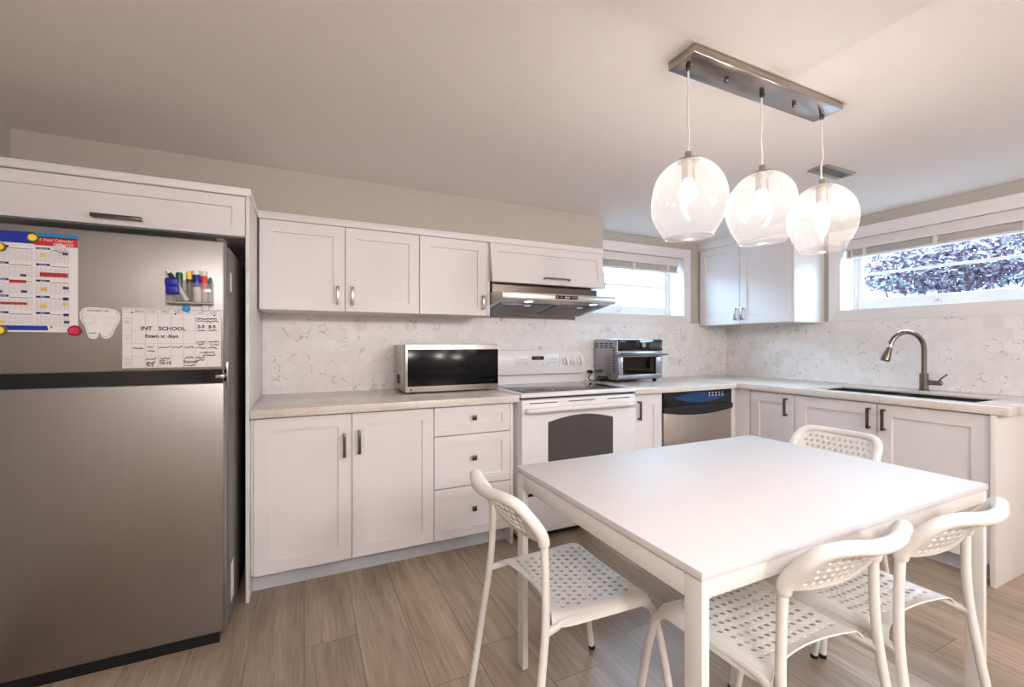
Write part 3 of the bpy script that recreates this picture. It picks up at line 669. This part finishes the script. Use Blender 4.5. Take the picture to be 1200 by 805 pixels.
m.box((1.415, 1.1185, .0003), (1.795, 1.1195, .002)); m.box((1.7965, 1.022, .0003), (1.7975, 1.1195, .002)); obj('keypad_button', m, 'lgrey', kp)
for x in (1.235, 1.855, 1.925, 1.99):
    m = MB(F @ Matrix.Translation((x, 1.062, 0))); m.lathe([(.031, .001), (.030, .010), (.024, .013)], seg=20); k_ = obj('knob', m, 'white', bk)
    obj('knob_grip', MB(F @ Matrix.Translation((x, 1.062, 0)) @ Matrix.Rotation(.25, 4, 'Z')).box((-.005, -.025, .012), (.005, .025, .028), .003), 'whitepl', k_)
    obj('dial_mark', MB(F).text('OFF', .009, (x, 1.095, .001), align='CENTER'), 'grid', bk)

# ------------------------------------------------------------------ dishwasher
r = thing('dishwasher', 'stainless steel dishwasher with black control strip under the corner worktop', 'dishwasher', (2.67, 2.6, 0))
DX0, DX1 = 2.324, 3.030
obj('body', MB().box((DX0, YD+.01, .03), (DX1, YB-.05, .845)), 'black', r); FDW = FB(YD-.015)
obj('door', MB(FDW).box((DX0+.004, .10, -.02), (DX1-.004, .70, .012), .004), 'steel', r)
cp = obj('control_panel', MB(FDW).box((DX0+.002, .735, -.02), (DX1-.002, .846, .014), .004), 'blackgl', r)
pts = [(DX0+.002, .74), (DX0+.002, .70)]+[(DX0+.002+(DX1-DX0-.004)*q/12, .70-.028*math.sin(PI*q/12)) for q in range(1, 12)]+[(DX1-.002, .70), (DX1-.002, .74)]
obj('handle', MB(FDW).poly(pts[::-1], -.015, .026, .004), 'black', r)
pts = [(2.42+.56*q/12, .80-.042*math.sin(PI*q/12)) for q in range(13)]+[(2.98-.56*q/12, .806+.03*math.sin(PI*q/12)) for q in range(13)]
obj('reflection_strip', MB(FDW).poly(pts, .013, .0165), 'bluerefl', cp)  # strip carries the window's blue reflection in its colour
m = MB(FDW)
for q in range(5):
    for z in (.826, .806): m.lathe([(.006, .0165), (.006, .018)], (2.78+q*.035, z, 0), 8)
obj('button', m, 'lgrey', cp)
obj('toe_kick', MB().box((DX0, 2.462, 0), (DX1, 2.48, .1)), 'black', r)

# ------------------------------------------------------------------ microwave
r = thing('microwave', 'stainless steel microwave with black glass door on the left worktop', 'microwave', (.866, 2.86, .89))
MX0, MX1, MY = .556, 1.172, 2.692; F = FB(MY)
obj('body', MB().box((MX0, MY+.02, .9), (MX1-.004, YB-.025, 1.192), .006), 'steel', r)
fd = obj('door', MB(F).box((MX0, .899, -.022), (MX1, 1.197, .0), .004), 'steel', r)
obj('glass', MB(F).box((MX0+.014, .935, -.001), (MX1-.002, 1.163, .0025), .001), 'mwgl', fd)
obj('side_band', MB().box((MX0-.0015, MY+.012, .9), (MX0, MY+.02, 1.19)), 'gasket', r)
m = MB(F @ Matrix.Translation((MX0+.036, .916, 0))); m.mi = 0; m.lathe([(.008, .0002), (.008, .001)], seg=16); m.text('LG', .014, (.013, -.005, .0002)); obj('logo', m, 'darknickel', fd)
m = MB(F); m.lathe([(.003, .0002), (.003, .001)], (MX1-.105, .919, 0), 10); m.box((MX1-.135, .917, .0002), (MX1-.12, .9185, .0008)); m.box((MX1-.09, .917, .0002), (MX1-.06, .9185, .0008)); obj('marking', m, 'darknickel', fd)
m = MB(F); m.box((MX1-.055, .958, .0025), (MX1-.04, .966, .0028)); m.box((MX1-.03, .956, .0025), (MX1-.024, .968, .0028)); m.text('12:45', .012, (MX1-.085, .957, .0025)); obj('key_mark', m, 'gasket', fd)
m = MB()
for x in (MX0+.05, MX1-.06):
    for y in (MY+.05, YB-.07): m.cyl((x, y, .8905), (x, y, .902), .014, 12)
obj('foot', m, 'rubber', r)
m = MB()
for q in range(7): m.box((MX0-.0008, 2.86+q*.014, .94), (MX0+.001, 2.865+q*.014, 1.0))
obj('side_vent', m, 'gasket', r)

# ------------------------------------------------------------------ countertop oven
r = thing('toaster_oven', 'steel countertop toaster oven with black control panel, beside the range', 'toaster oven', (2.44, 2.89, .89))
OX0, OX1, OY = 2.205, 2.662, 2.735; F = FB(OY)
obj('body', MB().box((OX0, OY+.012, .912), (OX1, 3.045, 1.236), .014, 3), 'toaster', r)
obj('control_panel', MB(F).box((OX0+.008, 1.142, -.02), (OX1-.002, 1.231, .002), .004), 'blackgl', r)
obj('dial', MB(F @ Matrix.Translation((2.452, 1.186, 0))).lathe([(.021, .002), (.021, .014), (.018, .018)], seg=24), 'nickel', r)
obj('screen', MB(F).box((2.52, 1.165, .002), (2.635, 1.21, .0028)), 'ovengl', r)
m = MB(F)
for q in range(3): m.lathe([(.004, .002), (.004, .0035)], (2.645, 1.17+q*.018, 0), 8)
m.box((OX0+.02, 1.213, .002), (OX0+.075, 1.2165, .0025)); obj('marking', m, 'lgrey', r)
m = MB(F); m.box((OX0+.004, .920, -.02), (OX1-.004, .953, .002), .004); m.box((OX0+.004, 1.094, -.02), (OX1-.004, 1.135, .002), .004)
m.box((OX0+.004, .953, -.02), (OX0+.05, 1.094, .002), .003); m.box((OX1-.072, .953, -.02), (OX1-.004, 1.094, .002), .003)
d = obj('door', m, 'toaster', r)
m = MB(F); m.box((OX0+.052, .953, -.008), (OX0+.058, 1.094, .004)); m.box((OX1-.078, .953, -.008), (OX1-.072, 1.094, .004)); m.box((OX0+.052, .953, -.008), (OX1-.072, .959, .004)); m.box((OX0+.052, 1.088, -.008), (OX1-.072, 1.094, .004)); obj('door_trim', m, 'black', d)
obj('door_glass', MB(F).box((OX0+.05, .955, -.004), (OX1-.07, 1.092, -.001)), 'smoked', d)
obj('cavity', MB(F).box((OX0+.04, .94, -.016), (OX1-.06, 1.10, -.0125)), 'oveninside', r)
m = MB(F)
for q in range(2): m.cyl((OX0+.055, .99+q*.004, -.009+q*.001), (OX1-.075, .99+q*.004, -.009+q*.001), .0016, 6)
obj('rack', m, 'rack', r)
m = MB(F); m.tube([(OX0-.012, 1.115, .04), (OX1+.012, 1.115, .04)], .0095, 12); m.box((OX0+.03, 1.107, 0), (OX0+.05, 1.123, .036), .003); m.box((OX1-.05, 1.107, 0), (OX1-.03, 1.123, .036), .003); obj('handle', m, 'darknickel', d)
m = MB()
for q in range(4):
    for z in range(3): m.box((OX0-.001, 2.80+q*.062, 1.195-z*.016), (OX0+.002, 2.842+q*.062, 1.203-z*.016), .0005)
for z in range(13): m.box((OX0-.001, 2.765, 1.16-z*.016), (OX0+.002, 2.80, 1.167-z*.016), .0005)
obj('side_vent', m, 'gasket', r)
obj('side_foot', MB().box((OX0-.004, 2.86, .9), (OX0+.02, 3.0, .935), .004), 'black', r)
for x in (OX0+.03, OX1-.05):
    for y in (OY+.04, 3.0): obj('foot', MB().cyl((x, y, .8905), (x, y, .915), .016, 12), 'rubber', r)
c = tag(obj('power_cord', MB().tube([(2.2, 3.04, .97), (2.16, 3.02, .95), (2.11, 2.99, .915), (2.12, 2.95, .8965), (2.155, 2.96, .8965), (2.19, 3.0, .8965)], .0045, 8, 8), 'black', loc=(2.15, 3.0, .89)), 'black power cord looped on the worktop behind the range corner', 'cord')
obj('plug', MB().box((2.135, 3.01, .955), (2.165, 3.05, .98), .006), 'black', c)

# ------------------------------------------------------------------ sink and faucet
r = thing('sink', 'stainless steel undermount double bowl sink in the right worktop', 'sink', (3.375, 1.46, .66))
def bowl(y0, y1):
    m = MB(); a0, a1, z0, z1, t_ = SX0+.001, SX1+.006, .68, .8755, .004
    m.box((a0, y0, z0), (a1, y1, z0+t_)); m.box((a0, y0, z0), (a0+t_, y1, z1)); m.box((a1-t_, y0, z0), (a1, y1, z1)); m.box((a0, y0, z0), (a1, y0+t_, z1)); m.box((a0, y1-t_, z0), (a1, y1, z1)); return m
obj('bowl', bowl(1.47, SY1-.001), 'sinkmt', r); obj('bowl', bowl(SY0+.001, 1.45), 'sinkmt', r)
obj('divider', MB().box((SX0+.002, 1.4505, .80), (SX1+.004, 1.4695, .868), .004), 'sinkmt', r)
for y in (1.66, 1.25): obj('drain', MB().lathe([(.045, .6841), (.04, .688), (.012, .685)], (3.37, y, 0), 20), 'darknickel', r)
fx, fy = 3.69, 1.455
r = thing('faucet', 'brushed steel gooseneck pull-down faucet behind the sink', 'faucet', (fx, fy, .89))
obj('base', MB().lathe([(.030, .8905), (.030, .897), (.024, .9), (.024, 1.0), (.021, 1.004)], (fx, fy, 0), 24), 'faucetmt', r)
dv = Vector((-.20, .115, 0)).normalized(); P0 = Vector((fx, fy, 0)); rr_ = .105
pts = [P0+Vector((0, 0, 1.0)), P0+Vector((0, 0, 1.08)), P0+Vector((0, 0, 1.16))]
for q in range(1, 13): a = PI*q/12*.93; pts.append(P0+dv*(rr_-rr_*math.cos(a))+Vector((0, 0, 1.165+rr_*1.05*math.sin(a))))
obj('spout', MB().tube(pts, .0145, 14), 'faucetmt', r)
e = pts[-1]; dn = (pts[-1]-pts[-2]).normalized()
obj('collar', MB().tube([e-dn*.004, e+dn*.016], .0165, 14), 'steel', r)
obj('spray_head', MB().tube([e+dn*.016, e+dn*.03, e+dn*.085, e+dn*.105, e+dn*.112], [.015, .017, .026, .027, .022], 18), 'faucetmt', r)
hb = P0+Vector((0, 0, .945)); hd_ = Vector((.05, -1, 0)).normalized()
l = obj('handle_barrel', MB().tube([hb+hd_*.018, hb+hd_*.085, hb+hd_*.09], [.0165, .0165, .012], 16), 'faucetmt', r)
obj('lever', MB().tube([hb+hd_*.075+Vector((0, 0, .01)), hb+hd_*.085+Vector((0, 0, .03)), hb+hd_*.115+Vector((0, 0, .06))], [.006, .0055, .0045], 10), 'faucetmt', l)

# ------------------------------------------------------------------ pendant lamp over the table, ceiling vent, added fill lamps behind the camera
LX = (1.165, 1.54, 1.91); LY = 1.080
r = thing('pendant_light', 'brushed nickel ceiling bar with three clear glass globes over the table', 'lamp', (1.54, LY, ZC))
cn = obj('canopy', MB().box((1.13, 1.022, ZC-.03), (1.949, 1.135, ZC-.0005), .002), 'satin', r)
for x in (1.35, 1.73): obj('screw_cap', MB().lathe([(.007, ZC-.030), (.008, ZC-.036), (.006, ZC-.042)], (x, LY, 0), 12), 'darknickel', cn)
for i, (x, zt) in enumerate(zip(LX, (1.812, 1.832, 1.838))):
    rng = random.Random(i+3); ph = rng.uniform(0, 6.28)
    cdm = MB(); wob = [(x+rng.uniform(-.004, .004), LY+rng.uniform(-.003, .003), ZC-.045-(ZC-.045-zt-.03)*q/5) for q in range(1, 5)]
    cdm.tube([(x, LY, ZC-.03)]+wob+[(x, LY, zt+.025)], .0032, 8, 4); obj('cord', cdm, 'cordclear', r)
    obj('cord_grip', MB().lathe([(.008, ZC-.03), (.009, ZC-.045), (.005, ZC-.052)], (x, LY, 0), 12), 'darknickel', r)
    sk = obj('socket', MB().lathe([(.010, zt+.03), (.011, zt+.008), (.034, zt+.004), (.036, zt-.001), (.021, zt-.003), (.021, zt-.065), (.016, zt-.068)], (x, LY, 0), 20), 'nickel', r)
    obj('thumb_screw', MB().cyl((x+.012, LY-.006, zt+.012), (x+.03, LY-.012, zt+.016), .0035, 8), 'nickel', sk)
    ang = [rng.uniform(0, 6.28) for _ in range(3)]
    dents = [Vector((math.cos(a), math.sin(a), .0)).normalized() for a in (2.6+i*.9, 4.9+i*.5, .3+i*.6)]
    def warp(p, zt=zt, x=x, dents=dents, ph=ph):
        q = Vector((p.x, p.y, p.z-(zt-.115))); dr = q.normalized() if q.length else q
        f = 1.0+.035*noise.noise(q*7+Vector((ph, 0, 0)))
        for dd in dents:
            c_ = dr.dot(dd)
            if c_ > .86: f -= .10*((c_-.86)/.14)**1.2
        return Vector((p.x*f, p.y*f, p.z+.004*math.sin(math.atan2(p.y, p.x)+ph)))
    prof = [(.034, zt), (.052, zt-.006), (.078, zt-.024), (.1, zt-.05), (.116, zt-.08), (.124, zt-.112), (.1245, zt-.14), (.119, zt-.17), (.108, zt-.2), (.095, zt-.225), (.083, zt-.245), (.080, zt-.252), (.079, zt-.256)]
    sp = spline([Vector((a, b, 0)) for a, b in prof], 3)
    gm = MB(); gm.loose = True; gm.lathe([(p.x, p.y) for p in sp], (x, LY, 0), 64, cap=False, fn=warp)
    g = obj('globe_shade', gm, 'globe', r, sharp=180)
    rim = MB(); pr = [warp(Vector((.079*math.cos(2*PI*k/48), .079*math.sin(2*PI*k/48), zt-.256)))+Vector((x, LY, 0)) for k in range(49)]
    rim.tube(pr, .0016, 6, 0, False); obj('rim', rim, 'acrylic', g)
    obj('bulb', MB().lathe([(.010, zt-.066), (.018, zt-.075), (.029, zt-.098), (.0305, zt-.112), (.026, zt-.127), (.012, zt-.138), (.003, zt-.14)], (x, LY, 0), 24), 'bulb', r)
vx, vy = 2.675, 1.46
r = thing('ceiling_vent', 'small metal air vent grille on the ceiling behind the pendant lamp', 'vent', (vx, vy, ZC))
m = MB(); a, b = .135, .042
for s0 in (-1, 1): m.box((vx-a, vy+s0*b-.012, ZC-.008), (vx+a, vy+s0*b+.012, ZC-.0005), .002); m.box((vx+s0*a-.012, vy-b+.012, ZC-.008), (vx+s0*a+.012, vy+b-.012, ZC-.0005), .002)
obj('frame', m, 'grille', r)
m = MB()
for q in range(5): m.box((vx-a+.012, vy-b+.013+q*.0135, ZC-.007), (vx+a-.012, vy-b+.019+q*.0135, ZC-.002), .001)
obj('louvre', m, 'grille', r)
obj('backing', MB().box((vx-a+.01, vy-b+.01, ZC-.0016), (vx+a-.01, vy+b-.01, ZC-.0006)), 'mbrown', r)
for i, (x, y) in enumerate(((.05, -.75), (1.4, -1.3), (2.5, -1.9))):  # unseen globe lamps added behind the camera to fill the room with light
    r = thing('fill_lamp', ('added white globe fill lamp behind the camera, nearest the kitchen', 'added white globe fill lamp behind the camera, the middle one', 'added white globe fill lamp behind the camera, farthest back to the right')[i], 'lamp', (x, y, ZC), group='added globe fill lamps')
    obj('fill_lamp_rose', MB().lathe([(.07, ZC-.0005), (.07, ZC-.015), (.05, ZC-.03), (.016, ZC-.035), (.016, ZC-.13)], (x, y, 0), 32), 'nickel', r)
    obj('fill_globe', MB().lathe([(.02, ZC-.125), (.06, ZC-.135), (.10, ZC-.165), (.13, ZC-.22), (.13, ZC-.26), (.10, ZC-.32), (.05, ZC-.345), (.01, ZC-.35)], (x, y, 0), 32), 'room', r)

# ------------------------------------------------------------------ table
TX0, TX1, TY0, TY1, TZ = .722, 2.028, .634, 1.487, .74
r = thing('dining_table', 'white rectangular dining table with flat white steel legs', 'table', ((TX0+TX1)/2, (TY0+TY1)/2, 0))
obj('table_top', MB().box((TX0, TY0, TZ-.019), (TX1, TY1, TZ), .0015), 'tabletop', r)
m = MB(); i_ = .003; h0, h1 = TZ-.072, TZ-.0215
m.box((TX0+i_, TY0+.0492, h0), (TX0+i_+.02, TY1-.0492, h1), .001); m.box((TX1-i_-.02, TY0+.0492, h0), (TX1-i_, TY1-.0492, h1), .001)
m.box((TX0+.022, TY0+i_+.004, TZ-.062), (TX1-.022, TY0+i_+.022, h1), .001); m.box((TX0+.022, TY1-i_-.022, TZ-.062), (TX1-.022, TY1-i_-.004, h1), .001)
m.box((TX0+.03, TY0+.03, TZ-.0215), (TX1-.03, TY1-.03, TZ-.0192)); obj('apron', m, 'whitemt', r)
for x in (TX0+i_, TX1-i_-.022):
    for y in (TY0+i_, TY1-i_-.046): obj('leg', MB().box((x, y, .004), (x+.022, y+.046, TZ-.0215), .002).box((x+.002, y+.004, 0), (x+.02, y+.042, .004)), 'whitemt', r)

# ------------------------------------------------------------------ chairs
def perforated(fn, nu, nv, holes, th, hr=.30):
    """sheet on a half-pitch grid nu x nv; holes = centres (i,j); fn(s,t)->Vector, s,t in grid units; th thickness"""
    m = MB(); bm = m.bm; cache = {}
    def nrm(s, t):
        e = .05; a = fn(s+e, t)-fn(s-e, t); b = fn(s, t+e)-fn(s, t-e); n = a.cross(b); return n.normalized() if n.length > 1e-12 else Vector((0, 0, 1))
    def V(s, t):
        key = (round(s, 3), round(t, 3))
        if key not in cache:
            p = fn(s, t); n = nrm(s, t); cache[key] = (bm.verts.new(p+n*th/2), bm.verts.new(p-n*th/2))
        return cache[key]
    used = set()
    ring8 = [(-1, -1), (0, -1), (1, -1), (1, 0), (1, 1), (0, 1), (-1, 1), (-1, 0)]
    def face(q):
        bm.faces.new([V(*p)[0] for p in q]); bm.faces.new([V(*p)[1] for p in q][::-1])
    for (i, j) in holes:
        for a in (-1, 0):
            for b in (-1, 0): used.add((i+a, j+b))
        ins = []
        for k in range(8): a = math.atan2(ring8[k][1], ring8[k][0]); ins.append((i+hr*2*math.cos(a)*.98, j+hr*2*math.sin(a)*.98))
        for k in range(8):
            o0, o1 = (i+ring8[k][0], j+ring8[k][1]), (i+ring8[(k+1) % 8][0], j+ring8[(k+1) % 8][1])
            face([o0, o1, ins[(k+1) % 8], ins[k]])
            a, b = V(*ins[k]), V(*ins[(k+1) % 8]); bm.faces.new((a[0], b[0], b[1], a[1]))
    for i in range(nu):
        for j in range(nv):
            if (i, j) not in used: face([(i, j), (i+1, j), (i+1, j+1), (i, j+1)])
    bd = [((i, 0), (i+1, 0)) for i in range(nu)]+[((nu, j), (nu, j+1)) for j in range(nv)]+[((i+1, nv), (i, nv)) for i in reversed(range(nu))]+[((0, j+1), (0, j)) for j in reversed(range(nv))]
    for a, b in bd: A, B = V(*a), V(*b); bm.faces.new((A[0], A[1], B[1], B[0]))
    return m
def make_chair(label):
    r = thing('dining_chair', label, 'chair', (0, 0, 0), 0, 'white perforated chairs around the table')
    # seat: s across (width), t front to back
    NU, NV = 32, 28
    def seat(s, t):
        y = (s/NU-.5)*.45; d = .088+(t/NV)*.392
        e = abs(y)-.180; z = .452
        yy = y
        if e > 0: a = min(e/.03, 1.5); yy = math.copysign(.180+.027*math.sin(a*.95), y); z -= .034*(1-math.cos(a*.95))
        f = d-.388
        if f > 0: a = min(f/.055, 1.5); d = .388+.05*math.sin(a); z -= .055*(1-math.cos(a))
        mid = 1-(yy/.21)**2; z -= .012*mid*max(0, 1-((d-.26)/.2)**2)
        bb = max(0, (.15-d)/.062); wsc = .905+.088*(d-.08)/.37-.02*bb*bb
        if d > .40: wsc *= 1-.06*((d-.40)/.048)**2
        if d < .15: d += .035*bb*mid; z += .004*bb
        return Vector((d, yy*wsc, z))
    hs = [(i, j) for q, j in enumerate(range(4, 24, 2)) for i in range(5+(q % 2), 28, 2)]
    obj('seat', perforated(seat, NU, NV, hs, .004, .325), 'whitepl', r, local=True, sharp=50)
    # legs: rear pair runs up to the backrest, front pair curves out of the seat rail
    ZB = [(.60, .066), (.66, .062), (.68, .050), (.71, .030), (.745, .010), (.775, -.002)]
    def dz(z):
        for (z0, d0), (z1, d1) in zip(ZB, ZB[1:]):
            if z <= z1: return d0+(d1-d0)*(z-z0)/(z1-z0)
        return ZB[-1][1]
    for s in (-1, 1):
        l = obj('leg', MB().tube([(0, .216*s, .006), (.032, .206*s, .22), (.060, .194*s, .42), (.067, .185*s, .54), (.066, .179*s, .665)], .0115, 12, 4), 'whitemt', r, local=True)
        obj('rubber_foot', MB().cyl((-.001, .216*s, 0), (.002, .2158*s, .014), .0128, 12), 'rubber', l, local=True)
    for s in (-1, 1):
        l = obj('leg', MB().tube([(.505, .218*s, .006), (.471, .209*s, .22), (.443, .200*s, .36), (.428, .196*s, .403), (.39, .190*s, .428)], .0115, 12, 4), 'whitemt', r, local=True)
        obj('rubber_foot', MB().cyl((.506, .2182*s, 0), (.504, .2177*s, .014), .0128, 12), 'rubber', l, local=True)
        obj('seat_rail', MB().tube([(.060, .1925*s, .425), (.095, .188*s, .430), (.15, .181*s, .436), (.39, .189*s, .429)], .0105, 10, 4), 'whitemt', r, local=True)
    # backrest: sleeve tube arching over a perforated panel
    bow = lambda y: -.024*(1-min(1, (y/.178)**2))          # the back curves rearwards between its corners
    path = [(.066, -.179, .652), (.061, -.179, .678), (.042, -.178, .709), (.020, -.174, .738), (.003, -.160, .762), (-.006, -.133, .773), (-.012, -.09, .774), (-.02, -.05, .772), (-.022, 0, .771)]
    path = [(d_+(bow(y_) if z_ > .77 else bow(y_)*.5), y_, z_) for d_, y_, z_ in path]
    path = path+[(a, -b, c_) for a, b, c_ in path[::-1][1:]]
    b = perforated(lambda s, t: (lambda y, z: Vector((dz(z)+bow(y)*(.75+.25*t/10)-.008*(1-(y/.175)**2)*t/10, y, z)))((s/28-.5)*.348,   .660-.012*(1-((s/28-.5)*2)**2)+(t/10)*(.112-.03*((s/28-.5)*2)**6)), 28, 10,
                   [(i, j) for q, j in enumerate(range(2, 10, 2)) for i in range(3+(q % 2), 26, 2)], .004, .34)
    b.tube(path, [.0135]+[.0165]*(len(spline([Vector(p) for p in path], 3))-2)+[.0135], 12, 3)
    obj('backrest', b, 'whitepl', r, local=True, sharp=50)
    return r
A = make_chair('white perforated chair standing clear at the near left end of the table')
A.location = (.520, 1.214, 0)
clone(A, (1.128, .550, 0), PI/2, 'white perforated chair at the near long side of the table, left of two')
clone(A, (1.546, .520, 0), PI/2, 'white perforated chair at the near long side of the table, by its right leg')
clone(A, (2.297, 1.228, 0), PI, 'white perforated chair behind the far end of the table, only its back showing')

# ------------------------------------------------------------------ outside the windows
struct('window_well_back', MB().box((1.0, YB+1.0, .9), (5.0, YB+1.15, 2.02)).box((1.0, YB+T, .9), (5.0, YB+1.0, 1.3)), 'concrete')
struct('garden_wall', MB().box((XR+2.6, -3, .9), (XR+2.8, 6, 2.0)), 'concrete')
struct('garden_ground', MB().box((XR+T, -3, 1.2), (XR+2.6, 6, 1.32)), 'concrete')
def shrub(c, rad, n, seed, label):
    g = random.Random(seed); m = MB(); m.loose = True
    for k in range(n):
        v = Vector((g.gauss(0, 1), g.gauss(0, 1), g.gauss(0, 1))).normalized()*(g.random()**.4)
        p = Vector((c[0]+v.x*rad[0], c[1]+v.y*rad[1], c[2]+v.z*rad[2]))
        a = Vector((g.gauss(0, 1), g.gauss(0, 1), g.gauss(0, 1))).normalized(); b = a.orthogonal().normalized(); L = g.uniform(.016, .036)
        tb = bmesh.new(); q = [p-a*L, p+b*L*.45+a.cross(b)*L*.15, p+a*L, p-b*L*.45+a.cross(b)*L*.15]
        tb.faces.new([tb.verts.new(x) for x in q]); m._add(tb)
    r = thing('shrub', label, 'shrub', (c[0], c[1], c[2]-rad[2]))
    obj('foliage', m, 'leaf', r, sharp=180)
    st = MB()
    for k in range(7): st.tube([(c[0]+g.uniform(-.1, .1), c[1]+(k-3)*.12, 1.32), (c[0]+g.uniform(-.2, .2), c[1]+(k-3)*.2, c[2])], [.012, .005], 6)
    obj('stem', st, 'stem', r)
shrub((XR+1.55, 1.95, 2.02), (.45, .9, .36), 12000, 4, 'lilac-coloured leafy shrub outside the window above the sink')
